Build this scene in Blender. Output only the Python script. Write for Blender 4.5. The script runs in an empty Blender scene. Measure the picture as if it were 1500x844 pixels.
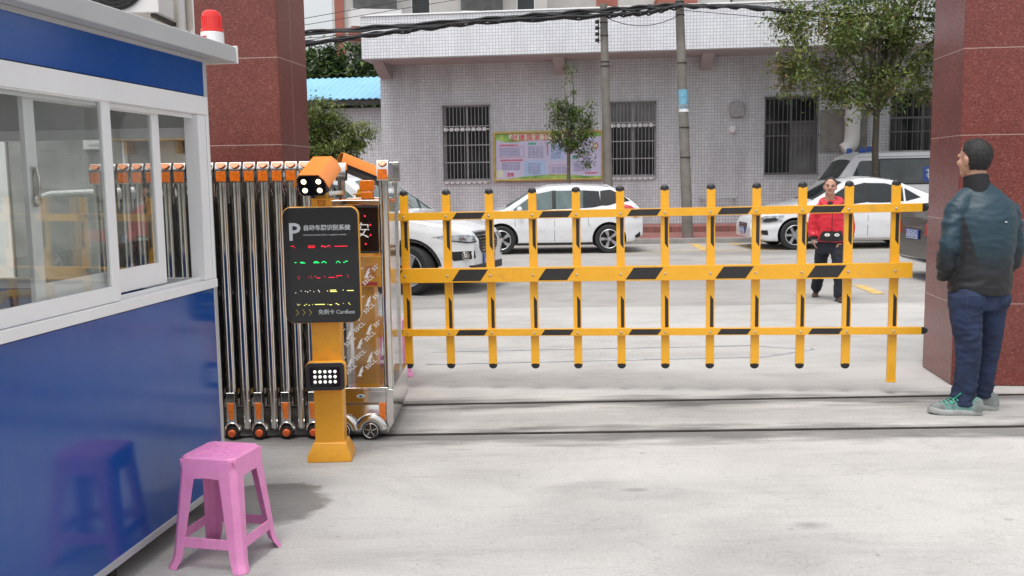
import bpy, bmesh, math, random
from mathutils import Vector, Matrix, noise as mnoise
R = math.radians
PI = math.pi
sc = bpy.context.scene
col = sc.collection
random.seed(7)

# ------------------------------------------------------------------ helpers
def tag(o, label=None, cat=None, group=None, kind=None):
    if label: o['label'] = label
    if cat: o['category'] = cat
    if group: o['group'] = group
    if kind: o['kind'] = kind
    return o

def empty(name, loc=(0, 0, 0), rz=0.0, label=None, cat=None, group=None):
    o = bpy.data.objects.new(name, None)
    col.objects.link(o)
    o.location = loc
    o.rotation_euler = (0, 0, rz)
    o.empty_display_size = 0.1
    return tag(o, label, cat, group)

def copy_tree(o, parent=None):
    c = o.copy()
    col.objects.link(c)
    c.parent = parent
    for ch in list(o.children):
        copy_tree(ch, c)
    return c

class MB:
    """collects shapes; build() links them as one mesh object"""
    def __init__(s):
        s.v = []; s.f = []; s.m = []
    def add(s, verts, faces, mi=0, M=None):
        b = len(s.v)
        for p in verts:
            p = Vector(p)
            if M is not None: p = M @ p
            s.v.append(p)
        for f in faces:
            s.f.append([b + i for i in f]); s.m.append(mi)
        return s
    def box(s, x0, x1, y0, y1, z0, z1, mi=0, M=None):
        v = [(x0,y0,z0),(x1,y0,z0),(x1,y1,z0),(x0,y1,z0),(x0,y0,z1),(x1,y0,z1),(x1,y1,z1),(x0,y1,z1)]
        f = [(0,3,2,1),(4,5,6,7),(0,1,5,4),(1,2,6,5),(2,3,7,6),(3,0,4,7)]
        return s.add(v, f, mi, M)
    def prism(s, poly, a0, a1, axis='y', mi=0, M=None):
        """poly: 2-D outline; axis 'y': poly is (x,z); 'z': (x,y); 'x': (y,z)"""
        n = len(poly)
        def P(p, a):
            return {'y': (p[0], a, p[1]), 'z': (p[0], p[1], a), 'x': (a, p[0], p[1])}[axis]
        v = [P(p, a0) for p in poly] + [P(p, a1) for p in poly]
        f = [tuple(range(n)), tuple(range(2*n-1, n-1, -1))]
        for i in range(n):
            j = (i+1) % n
            f.append((i, i+n, j+n, j))
        return s.add(v, f, mi, M)
    def loft(s, rings, mi=0, cap=True, M=None, closed=True):
        n = len(rings[0]); v = [p for r in rings for p in r]; f = []
        for k in range(len(rings)-1):
            for i in range(n if closed else n-1):
                j = (i+1) % n
                f.append((k*n+i, k*n+j, (k+1)*n+j, (k+1)*n+i))
        if cap:
            f.append(tuple(range(n-1, -1, -1)))
            f.append(tuple(range((len(rings)-1)*n, len(rings)*n)))
        return s.add(v, f, mi, M)
    def cyl(s, p0, p1, r0, r1=None, n=16, mi=0, M=None):
        return s.tube([p0, p1], [r0, r0 if r1 is None else r1], n, mi, M)
    def tube(s, path, rad, n=10, mi=0, M=None, flat=1.0, up=None):
        path = [Vector(p) for p in path]
        if not hasattr(rad, '__len__'): rad = [rad]*len(path)
        rings = []; prev = None
        for i, p in enumerate(path):
            t = (path[min(i+1, len(path)-1)] - path[max(i-1, 0)]).normalized()
            if prev is None:
                a = Vector(up) if up else (Vector((0,0,1)) if abs(t.z) < .9 else Vector((0,1,0)))
            else: a = prev
            x = (a - t*a.dot(t)).normalized(); y = t.cross(x); prev = x
            r = rad[i]
            rx, ry = r if hasattr(r, '__len__') else (r, r*flat)
            rings.append([p + x*(math.cos(2*PI*k/n)*rx) + y*(math.sin(2*PI*k/n)*ry) for k in range(n)])
        return s.loft(rings, mi, True, M)
    def lathe(s, prof, n=24, mi=0, M=None):
        """prof: (r,z) list round the z axis"""
        rings = [[(r*math.cos(2*PI*k/n), r*math.sin(2*PI*k/n), z) for k in range(n)] for r, z in prof]
        return s.loft(rings, mi, True, M)
    def ell(s, c, r, n=16, m=10, mi=0, M=None):
        rings = []
        for i in range(m+1):
            a = -PI/2 + PI*(i+.02)/(m+.04)
            rings.append([(c[0]+r[0]*math.cos(a)*math.cos(2*PI*k/n), c[1]+r[1]*math.cos(a)*math.sin(2*PI*k/n), c[2]+r[2]*math.sin(a)) for k in range(n)])
        return s.loft(rings, mi, True, M)
    def build(s, name, mats, parent=None, bevel=0, smooth=35, seg=2, recalc=True):
        me = bpy.data.meshes.new(name)
        me.from_pydata([tuple(p) for p in s.v], [], s.f)
        if not isinstance(mats, (list, tuple)): mats = [mats]
        for m in mats: me.materials.append(m)
        me.polygons.foreach_set('material_index', s.m)
        if recalc:
            bm = bmesh.new(); bm.from_mesh(me)
            bmesh.ops.recalc_face_normals(bm, faces=bm.faces)
            bm.to_mesh(me); bm.free()
        me.update()
        return link(name, me, parent, bevel, smooth, seg)

def link(name, me, parent=None, bevel=0, smooth=35, seg=2):
    o = bpy.data.objects.new(name, me)
    col.objects.link(o)
    o.parent = parent
    if smooth:
        me.polygons.foreach_set('use_smooth', [True]*len(me.polygons))
        me.set_sharp_from_angle(angle=R(smooth))
    if bevel:
        b = o.modifiers.new('bevel', 'BEVEL'); b.width = bevel; b.segments = seg
        b.limit_method = 'ANGLE'; b.angle_limit = R(40); b.harden_normals = True
    return o

def rrect(x0, x1, z0, z1, r, n=5):
    pts = []
    for cx, cz, a in ((x1-r, z1-r, 0), (x0+r, z1-r, 90), (x0+r, z0+r, 180), (x1-r, z0+r, 270)):
        for k in range(n+1):
            t = R(a + 90*k/n); pts.append((cx+r*math.cos(t), cz+r*math.sin(t)))
    return pts

def text_mesh(body, size, ext=0.001, bold=0.0, shear=0, spacing=1.0, align='LEFT'):
    """-> (verts, faces), text in the XZ plane facing -Y, origin at its baseline"""
    c = bpy.data.curves.new('lettering', 'FONT')
    c.body = body; c.size = size; c.extrude = ext; c.offset = bold; c.shear = shear
    c.space_character = spacing; c.align_x = align; c.resolution_u = 2
    o = bpy.data.objects.new('lettering', c); col.objects.link(o)
    bpy.context.view_layer.update()
    me = bpy.data.meshes.new_from_object(o.evaluated_get(bpy.context.evaluated_depsgraph_get()))
    v = [(p.co.x, -p.co.z, p.co.y) for p in me.vertices]
    f = [tuple(p.vertices) for p in me.polygons]
    bpy.data.objects.remove(o); bpy.data.curves.remove(c); bpy.data.meshes.remove(me)
    return v, f

def T(x=0, y=0, z=0, rx=0, ry=0, rz=0):
    return Matrix.Translation((x, y, z)) @ Matrix.Rotation(rz, 4, 'Z') @ Matrix.Rotation(ry, 4, 'Y') @ Matrix.Rotation(rx, 4, 'X')

# ------------------------------------------------------------------ materials
def nodes_of(name):
    m = bpy.data.materials.new(name); m.use_nodes = True
    nt = m.node_tree; nt.nodes.clear()
    out = nt.nodes.new('ShaderNodeOutputMaterial')
    return m, nt, out

def mat(name, c, rough=.5, metal=0., var=.08, vs=6., bump=0., bs=60., spec=.5, coat=0., emit=None, es=1., sheen=0., rvar=.1, c2=None, detail=4., wear=0., wearc=(.10, .08, .06), weart=.66):
    m, nt, out = nodes_of(name)
    N = nt.nodes.new; L = nt.links.new
    b = N('ShaderNodeBsdfPrincipled'); L(b.outputs[0], out.inputs[0])
    tc = N('ShaderNodeTexCoord')
    n = N('ShaderNodeTexNoise'); n.inputs['Scale'].default_value = vs; n.inputs['Detail'].default_value = detail
    L(tc.outputs['Object'], n.inputs['Vector'])
    mx = N('ShaderNodeMix'); mx.data_type = 'RGBA'
    lo = [max(0, x*(1-var)) for x in c[:3]]; hi = [min(1, x*(1+var)) for x in (c2 or c)[:3]]
    mx.inputs['A'].default_value = (*lo, 1); mx.inputs['B'].default_value = (*hi, 1)
    rp = N('ShaderNodeMapRange'); rp.inputs['From Min'].default_value = .3; rp.inputs['From Max'].default_value = .7
    L(n.outputs[0], rp.inputs['Value']); L(rp.outputs[0], mx.inputs['Factor'])
    csock = mx.outputs['Result']
    if wear:      # scuffs and ingrained dirt
        wn = N('ShaderNodeTexNoise'); wn.inputs['Scale'].default_value = 9; wn.inputs['Detail'].default_value = 10; wn.inputs['Roughness'].default_value = .72; L(tc.outputs['Object'], wn.inputs['Vector'])
        wr = N('ShaderNodeMapRange'); wr.inputs['From Min'].default_value = weart-.12; wr.inputs['From Max'].default_value = weart+.08; wr.inputs['To Max'].default_value = wear; L(wn.outputs[0], wr.inputs[0])
        wm = N('ShaderNodeMix'); wm.data_type = 'RGBA'; L(wr.outputs[0], wm.inputs['Factor']); L(csock, wm.inputs['A']); wm.inputs['B'].default_value = (*wearc, 1); csock = wm.outputs['Result']
    L(csock, b.inputs['Base Color'])
    rr = N('ShaderNodeMapRange'); rr.inputs['To Min'].default_value = max(0, rough*(1-rvar)); rr.inputs['To Max'].default_value = min(1, rough*(1+rvar))
    L(n.outputs[0], rr.inputs['Value']); L(rr.outputs[0], b.inputs['Roughness'])
    b.inputs['Metallic'].default_value = metal
    b.inputs['Specular IOR Level'].default_value = spec
    b.inputs['Coat Weight'].default_value = coat
    b.inputs['Coat Roughness'].default_value = .05
    b.inputs['Sheen Weight'].default_value = sheen
    if emit:
        b.inputs['Emission Color'].default_value = (*emit, 1); b.inputs['Emission Strength'].default_value = es
    if bump:
        n2 = N('ShaderNodeTexNoise'); n2.inputs['Scale'].default_value = bs; n2.inputs['Detail'].default_value = 5
        L(tc.outputs['Object'], n2.inputs['Vector'])
        bp = N('ShaderNodeBump'); bp.inputs['Strength'].default_value = bump; bp.inputs['Distance'].default_value = .01
        L(n2.outputs[0], bp.inputs['Height']); L(bp.outputs[0], b.inputs['Normal'])
    return m

def glass_mat(name, tint, ior=1.5, rough=.0, dirt=.03):
    """thin pane: fresnel mix of a clear tint and a mirror, a little dust"""
    m, nt, out = nodes_of(name); N = nt.nodes.new; L = nt.links.new
    t = N('ShaderNodeBsdfTransparent'); t.inputs[0].default_value = (*tint, 1)
    g = N('ShaderNodeBsdfGlossy'); g.inputs['Roughness'].default_value = rough; g.inputs[0].default_value = (1, 1, 1, 1)
    lw = N('ShaderNodeLayerWeight'); lw.inputs[0].default_value = .5      # Schlick's formula for a thin pane, the same from both sides
    pw = N('ShaderNodeMath'); pw.operation = 'POWER'; L(lw.outputs['Facing'], pw.inputs[0]); pw.inputs[1].default_value = 5
    fr = N('ShaderNodeMapRange'); f0 = ((ior-1)/(ior+1))**2; fr.inputs['To Min'].default_value = f0; fr.inputs['To Max'].default_value = 1; L(pw.outputs[0], fr.inputs[0])
    mx = N('ShaderNodeMixShader'); L(fr.outputs[0], mx.inputs[0]); L(t.outputs[0], mx.inputs[1]); L(g.outputs[0], mx.inputs[2])
    d = N('ShaderNodeBsdfDiffuse'); d.inputs[0].default_value = (.6, .6, .57, 1)
    tc = N('ShaderNodeTexCoord'); n = N('ShaderNodeTexNoise'); n.inputs['Scale'].default_value = 5; n.inputs['Detail'].default_value = 6
    L(tc.outputs['Object'], n.inputs['Vector'])
    mr = N('ShaderNodeMapRange'); mr.inputs['From Min'].default_value = .45; mr.inputs['From Max'].default_value = .8; mr.inputs['To Min'].default_value = dirt*.3; mr.inputs['To Max'].default_value = dirt*3
    L(n.outputs[0], mr.inputs[0])
    m2 = N('ShaderNodeMixShader'); L(mr.outputs[0], m2.inputs[0]); L(mx.outputs[0], m2.inputs[1]); L(d.outputs[0], m2.inputs[2])
    L(m2.outputs[0], out.inputs[0])
    return m

def leaf_mat(name, c, var=.35):
    m, nt, out = nodes_of(name); N = nt.nodes.new; L = nt.links.new
    b = N('ShaderNodeBsdfPrincipled'); b.inputs['Roughness'].default_value = .45
    tc = N('ShaderNodeTexCoord'); n = N('ShaderNodeTexNoise'); n.inputs['Scale'].default_value = 3.; n.inputs['Detail'].default_value = 3
    L(tc.outputs['Object'], n.inputs['Vector'])
    mx = N('ShaderNodeMix'); mx.data_type = 'RGBA'
    mx.inputs['A'].default_value = (c[0]*(1-var), c[1]*(1-var), c[2]*(1-var), 1)
    mx.inputs['B'].default_value = (c[0]*(1+var*1.4), c[1]*(1+var), c[2]*(1+var*.5), 1)
    mr = N('ShaderNodeMapRange'); mr.inputs['From Min'].default_value = .35; mr.inputs['From Max'].default_value = .65
    L(n.outputs[0], mr.inputs[0]); L(mr.outputs[0], mx.inputs['Factor']); L(mx.outputs['Result'], b.inputs['Base Color'])
    t = N('ShaderNodeBsdfTranslucent'); L(mx.outputs['Result'], t.inputs[0])
    ms = N('ShaderNodeMixShader'); ms.inputs[0].default_value = .38
    L(b.outputs[0], ms.inputs[1]); L(t.outputs[0], ms.inputs[2]); L(ms.outputs[0], out.inputs[0])
    return m

def grid_tile_mat(name, c1, c2, grout, w, msize=.012, dirt=.25):
    """square mosaic tiles on upright faces: (x+y, z) in object space"""
    m, nt, out = nodes_of(name); N = nt.nodes.new; L = nt.links.new
    b = N('ShaderNodeBsdfPrincipled'); L(b.outputs[0], out.inputs[0])
    tc = N('ShaderNodeTexCoord'); sp = N('ShaderNodeSeparateXYZ'); L(tc.outputs['Object'], sp.inputs[0])
    ad = N('ShaderNodeMath'); ad.operation = 'ADD'; L(sp.outputs[0], ad.inputs[0]); L(sp.outputs[1], ad.inputs[1])
    cb = N('ShaderNodeCombineXYZ'); L(ad.outputs[0], cb.inputs[0]); L(sp.outputs[2], cb.inputs[1])
    br = N('ShaderNodeTexBrick'); br.offset = 0; br.squash = 1
    br.inputs['Scale'].default_value = 1; br.inputs['Brick Width'].default_value = w; br.inputs['Row Height'].default_value = w
    br.inputs['Mortar Size'].default_value = msize; br.inputs['Mortar Smooth'].default_value = .2; br.inputs['Bias'].default_value = 0
    br.inputs['Color1'].default_value = (*c1, 1); br.inputs['Color2'].default_value = (*c2, 1); br.inputs['Mortar'].default_value = (*grout, 1)
    L(cb.outputs[0], br.inputs['Vector'])
    # streaky weathering running down the wall
    mp = N('ShaderNodeMapping'); mp.inputs['Scale'].default_value = (1.6, 1.6, .25); L(tc.outputs['Object'], mp.inputs[0])
    n = N('ShaderNodeTexNoise'); n.inputs['Scale'].default_value = 1.3; n.inputs['Detail'].default_value = 6; L(mp.outputs[0], n.inputs['Vector'])
    mr = N('ShaderNodeMapRange'); mr.inputs['From Min'].default_value = .35; mr.inputs['From Max'].default_value = .75; mr.inputs['To Min'].default_value = 1.; mr.inputs['To Max'].default_value = 1-dirt
    L(n.outputs[0], mr.inputs[0])
    mx = N('ShaderNodeMix'); mx.data_type = 'RGBA'; mx.blend_type = 'MULTIPLY'; mx.inputs['Factor'].default_value = 1
    L(br.outputs[0], mx.inputs['A']); L(mr.outputs[0], mx.inputs['B']); L(mx.outputs['Result'], b.inputs['Base Color'])
    b.inputs['Roughness'].default_value = .35
    return m

def granite_mat(name, base, light, dark, th, w, rough):
    m, nt, out = nodes_of(name); N = nt.nodes.new; L = nt.links.new
    b = N('ShaderNodeBsdfPrincipled'); L(b.outputs[0], out.inputs[0])
    tc = N('ShaderNodeTexCoord')
    v = N('ShaderNodeTexVoronoi'); v.inputs['Scale'].default_value = 105; v.inputs['Randomness'].default_value = 1
    mpp = N('ShaderNodeMapping'); mpp.inputs['Rotation'].default_value = (.4, .6, .5); mpp.inputs['Scale'].default_value = (1, 1, 1.7); L(tc.outputs['Object'], mpp.inputs[0]); L(mpp.outputs[0], v.inputs['Vector'])
    cr = N('ShaderNodeValToRGB'); e = cr.color_ramp.elements
    e[0].position = 0; e[0].color = (*dark, 1); e[1].position = 1; e[1].color = (*light, 1)
    a = e.new(.35); a.color = (*base, 1); a = e.new(.78); a.color = (*base, 1); a = e.new(.90); a.color = (*[x*.5+y*.5 for x, y in zip(base, light)], 1)
    sx = N('ShaderNodeSeparateColor'); L(v.outputs['Color'], sx.inputs[0]); L(sx.outputs[0], cr.inputs[0])
    n = N('ShaderNodeTexNoise'); n.inputs['Scale'].default_value = 2.5; n.inputs['Detail'].default_value = 5; L(tc.outputs['Object'], n.inputs['Vector'])
    mr = N('ShaderNodeMapRange'); mr.inputs['To Min'].default_value = .75; mr.inputs['To Max'].default_value = 1.25; L(n.outputs[0], mr.inputs[0])
    mx = N('ShaderNodeMix'); mx.data_type = 'RGBA'; mx.blend_type = 'MULTIPLY'; mx.inputs['Factor'].default_value = 1
    L(cr.outputs[0], mx.inputs['A']); L(mr.outputs[0], mx.inputs['B'])
    # slab joints
    sp = N('ShaderNodeSeparateXYZ'); L(tc.outputs['Object'], sp.inputs[0])
    ad = N('ShaderNodeMath'); ad.operation = 'ADD'; L(sp.outputs[0], ad.inputs[0]); L(sp.outputs[1], ad.inputs[1])
    cb = N('ShaderNodeCombineXYZ'); L(ad.outputs[0], cb.inputs[0]); L(sp.outputs[2], cb.inputs[1])
    br = N('ShaderNodeTexBrick'); br.offset = 0; br.inputs['Scale'].default_value = 1; br.inputs['Brick Width'].default_value = w; br.inputs['Row Height'].default_value = th
    br.inputs['Mortar Size'].default_value = .003; br.inputs['Mortar Smooth'].default_value = .1
    L(cb.outputs[0], br.inputs['Vector'])
    m2 = N('ShaderNodeMix'); m2.data_type = 'RGBA'; L(br.outputs['Fac'], m2.inputs['Factor']); L(mx.outputs['Result'], m2.inputs['A']); m2.inputs['B'].default_value = (.38, .27, .24, 1)
    L(m2.outputs['Result'], b.inputs['Base Color'])
    b.inputs['Roughness'].default_value = rough
    return m

def paver_mat(name, c1, c2, grout, w, h):
    m, nt, out = nodes_of(name); N = nt.nodes.new; L = nt.links.new
    b = N('ShaderNodeBsdfPrincipled'); L(b.outputs[0], out.inputs[0])
    tc = N('ShaderNodeTexCoord')
    br = N('ShaderNodeTexBrick'); br.inputs['Scale'].default_value = 1; br.inputs['Brick Width'].default_value = w; br.inputs['Row Height'].default_value = h
    br.inputs['Mortar Size'].default_value = .012
    br.inputs['Color1'].default_value = (*c1, 1); br.inputs['Color2'].default_value = (*c2, 1); br.inputs['Mortar'].default_value = (*grout, 1)
    L(tc.outputs['Object'], br.inputs['Vector'])
    n = N('ShaderNodeTexNoise'); n.inputs['Scale'].default_value = 1.2; n.inputs['Detail'].default_value = 6; L(tc.outputs['Object'], n.inputs['Vector'])
    mr = N('ShaderNodeMapRange'); mr.inputs['To Min'].default_value = .65; mr.inputs['To Max'].default_value = 1.3; L(n.outputs[0], mr.inputs[0])
    mx = N('ShaderNodeMix'); mx.data_type = 'RGBA'; mx.blend_type = 'MULTIPLY'; mx.inputs['Factor'].default_value = 1
    L(br.outputs[0], mx.inputs['A']); L(mr.outputs[0], mx.inputs['B']); L(mx.outputs['Result'], b.inputs['Base Color'])
    b.inputs['Roughness'].default_value = .85
    return m

def concrete_mat(name, base, stains=(), streak=.18, tracks=()):
    """poured concrete: mottling, brushed streaks along X, dark grime beside the gate tracks, wet patches.
    stains: (x, y, rx, ry, darkness)"""
    m, nt, out = nodes_of(name); N = nt.nodes.new; L = nt.links.new
    b = N('ShaderNodeBsdfPrincipled'); L(b.outputs[0], out.inputs[0])
    g = N('ShaderNodeNewGeometry'); pos = g.outputs['Position']
    def mth(op, a, c=None, clamp=False):
        k = N('ShaderNodeMath'); k.operation = op; k.use_clamp = clamp
        for i, x in enumerate((a, c)):
            if x is None: continue
            if isinstance(x, (int, float)): k.inputs[i].default_value = x
            else: L(x, k.inputs[i])
        return k.outputs[0]
    def nz(scale, detail, sx=1, sy=1, dist=0, rough=.55):
        mp = N('ShaderNodeMapping'); mp.inputs['Scale'].default_value = (sx, sy, 1); L(pos, mp.inputs[0])
        k = N('ShaderNodeTexNoise'); k.inputs['Scale'].default_value = scale; k.inputs['Detail'].default_value = detail; k.inputs['Distortion'].default_value = dist
        k.inputs['Roughness'].default_value = rough
        L(mp.outputs[0], k.inputs['Vector']); return k.outputs[0]
    def rng(x, a, c, lo, hi):
        k = N('ShaderNodeMapRange'); k.inputs['From Min'].default_value = a; k.inputs['From Max'].default_value = c
        k.inputs['To Min'].default_value = lo; k.inputs['To Max'].default_value = hi; L(x, k.inputs[0]); return k.outputs[0]
    v = rng(nz(.55, 8, 1, 1), .3, .7, .88, 1.07)
    v = mth('MULTIPLY', v, rng(nz(1.1, 8, .7, 1.6, .6), .5, .75, 1, 1-streak))
    v = mth('MULTIPLY', v, rng(nz(60, 3), .3, .7, .90, 1.07))
    v = mth('MULTIPLY', v, rng(nz(3.5, 9, .35, 4, .3, .7), .56, .8, 1, 1-streak*.9))
    v = mth('MULTIPLY', v, rng(nz(9, 2), .70, .76, 1, .80))
    v = mth('MULTIPLY', v, rng(nz(26, 2), .72, .76, 1, .62))          # grit and pits
    v = mth('MULTIPLY', v, rng(nz(1.6, 10, .3, 5, .15, .75), .52, .75, 1.02, 1-streak*.45))   # trowel streaks
    v = mth('MULTIPLY', v, rng(nz(.8, 10, .8, 1.1, 1.2, .7), .52, .70, 1.02, 1-streak*.7))
    cw = nz(1.15, 9, 1, 1, 0, .62); ck = mth('ABSOLUTE', mth('SUBTRACT', cw, .5)); v = mth('MULTIPLY', v, rng(ck, 0, .0035, .80, 1))  # hairline cracks
    sp = N('ShaderNodeSeparateXYZ'); L(pos, sp.inputs[0])
    for ty, wd, dk in tracks:   # grime lines
        d = mth('ABSOLUTE', mth('SUBTRACT', sp.outputs[1], ty))
        d = mth('ADD', d, mth('MULTIPLY', rng(nz(2.2, 8, .6, 3), .2, .8, -.5, .5), wd*1.7))
        v = mth('MULTIPLY', v, rng(d, wd*.25, wd, 1-dk, 1))
    wet = None
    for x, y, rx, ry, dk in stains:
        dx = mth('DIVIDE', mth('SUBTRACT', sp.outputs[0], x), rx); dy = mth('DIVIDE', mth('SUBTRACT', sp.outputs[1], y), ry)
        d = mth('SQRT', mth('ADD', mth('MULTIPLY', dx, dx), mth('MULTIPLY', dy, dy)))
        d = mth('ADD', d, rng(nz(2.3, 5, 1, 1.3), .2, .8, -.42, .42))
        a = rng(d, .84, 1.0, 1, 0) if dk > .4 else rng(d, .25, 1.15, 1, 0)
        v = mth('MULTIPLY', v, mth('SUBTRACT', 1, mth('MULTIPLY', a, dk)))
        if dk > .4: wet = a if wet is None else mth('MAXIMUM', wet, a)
    mx = N('ShaderNodeMix'); mx.data_type = 'RGBA'; mx.blend_type = 'MULTIPLY'; mx.inputs['Factor'].default_value = 1
    mx.inputs['A'].default_value = (*base, 1)
    L(v, mx.inputs['B']); L(mx.outputs['Result'], b.inputs['Base Color'])
    b.inputs['Roughness'].default_value = .8
    if wet is not None:
        L(rng(wet, 0, 1, .8, .42), b.inputs['Roughness'])
    b.inputs['Specular IOR Level'].default_value = .35
    bp = N('ShaderNodeBump'); bp.inputs['Strength'].default_value = .25; bp.inputs['Distance'].default_value = .004
    L(nz(45, 6, .5, 1.6), bp.inputs['Height']); L(bp.outputs[0], b.inputs['Normal'])
    return m

MT = {}
MT['yellow'] = mat('barrier_yellow_paint', (.84, .41, .016), .38, wear=.5, wearc=(.30, .17, .05), var=.06, vs=9, coat=.25, bump=.03, bs=200)
MT['orange'] = mat('kiosk_orange_paint', (.78, .35, .018), .4, wear=.5, wearc=(.30, .15, .05), var=.05, vs=5, coat=.2, bump=.04, bs=260)
MT['orange_cover'] = mat('orange_shade_paint', (.80, .24, .03), .35, var=.05, coat=.3)
MT['black'] = mat('black_plastic', (.018, .018, .02), .45, var=.15)
MT['black_tape'] = mat('black_tape', (.022, .02, .02), .5, var=.2, vs=20)
MT['black_gloss'] = mat('black_acrylic', (.006, .006, .008), .06, var=.1, rvar=.4)
MT['chrome'] = mat('stainless_steel', (.62, .60, .57), .12, 1, var=.06, vs=20, rvar=.5)
MT['chrome_dark'] = mat('stainless_lattice', (.22, .21, .2), .25, 1, var=.25, vs=12)
MT['white_paint'] = mat('white_window_frame', (.81, .81, .82), .35, var=.03, vs=3, wear=.06, wearc=(.50, .48, .45))
MT['alu'] = mat('grey_aluminium_trim', (.50, .51, .53), .42, .35, var=.06, vs=3)
MT['roof_grey'] = mat('grey_roof_sheet', (.46, .47, .48), .5, var=.06, vs=2.)
MT['blue_panel'] = mat('blue_enamel_panel', (.005, .066, .30), .13, wear=.05, wearc=(.20, .22, .26), weart=.6, var=.10, vs=1.4, rvar=.25, coat=.0, spec=.6, bump=.008, bs=14)
MT['pink'] = mat('pink_plastic', (.74, .245, .50), .42, wear=.5, wearc=(.42, .16, .24), weart=.62, var=.10, vs=9, rvar=.2, c2=(.77, .29, .56), bump=.02, bs=90)
MT['red_lens'] = mat('red_lens', (.75, .02, .015), .15, var=.1, coat=.5)
MT['white_plastic'] = mat('white_plastic', (.78, .78, .78), .35, var=.03)
MT['amber'] = mat('amber_reflector', (.75, .17, .008), .22, var=.2, vs=60, coat=.6)
MT['rubber'] = mat('rubber', (.02, .02, .021), .75, var=.2, vs=20)
MT['steel'] = mat('brushed_rim', (.55, .56, .58), .28, .9, var=.08)
MT['dark_steel'] = mat('dark_steel', (.05, .048, .045), .5, .6, var=.3, vs=14)
MT['rust'] = mat('track_steel', (.045, .04, .036), .6, .4, var=.4, vs=9)
MT['led_white'] = mat('lit_white_lamp', (.9, .9, .85), .3, emit=(1, .97, .85), es=.45)
MT['led_warm'] = mat('lit_warm_lamp', (.9, .85, .7), .3, emit=(1, .87, .5), es=2.2)
MT['led_red'] = mat('lit_red_led', (.5, .0, .01), .4, emit=(1, .02, .05), es=.9)
MT['led_green'] = mat('lit_green_led', (.0, .4, .1), .4, emit=(.02, 1, .2), es=1.0)
MT['led_yellow'] = mat('lit_yellow_led', (.5, .5, .1), .4, emit=(1, .92, .25), es=1.)
MT['led_pale'] = mat('lit_pale_led', (.6, .6, .5), .4, emit=(1, 1, .8), es=.9)
MT['print_grey'] = mat('grey_print', (.42, .44, .46), .5, var=.02)
MT['print_white'] = mat('white_print', (.7, .7, .7), .5, var=.02)
MT['print_gold'] = mat('gold_print', (.36, .27, .06), .5, var=.02)
MT['print_red'] = mat('red_print', (.55, .02, .03), .5, var=.02)
MT['glass'] = glass_mat('window_glass', (.93, .945, .935), 1.6, dirt=.02)
MT['film'] = glass_mat('clear_film', (.86, .86, .88), 1.3, .05, .08)
MT['granite'] = granite_mat('red_granite', (.165, .040, .030), (.27, .10, .08), (.10, .022, .017), .62, .9, .3)
MT['granite2'] = granite_mat('red_granite_polished', (.175, .040, .032), (.27, .10, .085), (.11, .024, .019), .62, .9, .22)
MT['tile'] = grid_tile_mat('white_mosaic_tile', (.80, .82, .86), (.72, .74, .79), (.44, .45, .48), .085, .0075, .14)
MT['tile_wall'] = grid_tile_mat('grey_mosaic_tile', (.70, .72, .76), (.60, .62, .66), (.40, .41, .425), .085, .0075, .26)
MT['soffit'] = mat('painted_soffit', (.42, .40, .39), .8, var=.12, vs=1.5)
MT['paver'] = paver_mat('red_pavers', (.33, .115, .10), (.24, .09, .08), (.13, .10, .095), .22, .11)
MT['kerb'] = mat('kerb_concrete', (.27, .26, .25), .85, var=.2, vs=4, bump=.2)
MT['yline'] = mat('yellow_road_paint', (.52, .36, .13), .75, var=.3, vs=7)
MT['car_white'] = mat('white_car_paint', (.70, .71, .73), .22, var=.015, vs=2, coat=.8, wear=.25, wearc=(.45, .43, .40), weart=.62)
MT['van_silver'] = mat('pale_silver_van_paint', (.70, .71, .73), .3, .0, var=.03, coat=.5)
MT['car_grey'] = mat('grey_brown_car_paint', (.075, .066, .058), .3, .35, var=.05, coat=.7)
MT['car_glass'] = mat('dark_car_glass', (.015, .02, .022), .03, var=.2, rvar=.5)
MT['car_glass_clear'] = mat('pale_car_glass', (.10, .14, .14), .03, var=.2, rvar=.5)
MT['van_glass'] = mat('grey_van_glass', (.07, .08, .08), .04, var=.3, vs=2)
MT['seam'] = mat('panel_gap', (.03, .03, .03), .8)
MT['trim'] = mat('black_trim', (.012, .012, .013), .4)
MT['lampglass'] = mat('headlamp_glass', (.34, .36, .38), .08, .3, var=.7, vs=14, coat=1)
MT['taillamp'] = mat('tail_lamp_red', (.45, .012, .02), .1, var=.3, coat=1)
MT['plate_blue'] = mat('blue_number_plate', (.02, .075, .32), .35, var=.05)
MT['conc_pole'] = mat('pole_concrete', (.185, .168, .15), .85, var=.22, vs=3.5, bump=.25, bs=40)
MT['cable'] = mat('black_cable', (.018, .018, .02), .55, var=.3, vs=3)
MT['bark'] = mat('bark', (.085, .07, .055), .9, var=.4, vs=18, bump=.5, bs=40)
MT['bark_pale'] = mat('young_bark', (.15, .13, .10), .9, var=.3, vs=18, bump=.4)
MT['beige_wall'] = mat('beige_render', (.58, .55, .50), .85, var=.12, vs=1.1)
MT['white_wall'] = mat('white_render', (.72, .72, .72), .8, var=.06, vs=1.)
MT['grey_wall'] = mat('weathered_cement_wall', (.27, .27, .26), .9, var=.4, vs=2.4, detail=8)
MT['pale_wall'] = mat('pale_apartment_wall', (.55, .54, .52), .85, var=.1, vs=.6)
MT['red_wall'] = mat('terracotta_wall', (.36, .13, .10), .85, var=.15, vs=1)
MT['win_dark'] = mat('dark_window_glass', (.022, .025, .027), .05, var=.5, vs=1.2)
MT['win_mid'] = mat('curtained_window_glass', (.15, .155, .155), .12, var=.25, vs=2)
MT['bars'] = mat('grey_window_bars', (.36, .36, .37), .5, .2, var=.15)
MT['bars_dark'] = mat('dark_window_bars', (.16, .16, .165), .5, .2, var=.2)
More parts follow.
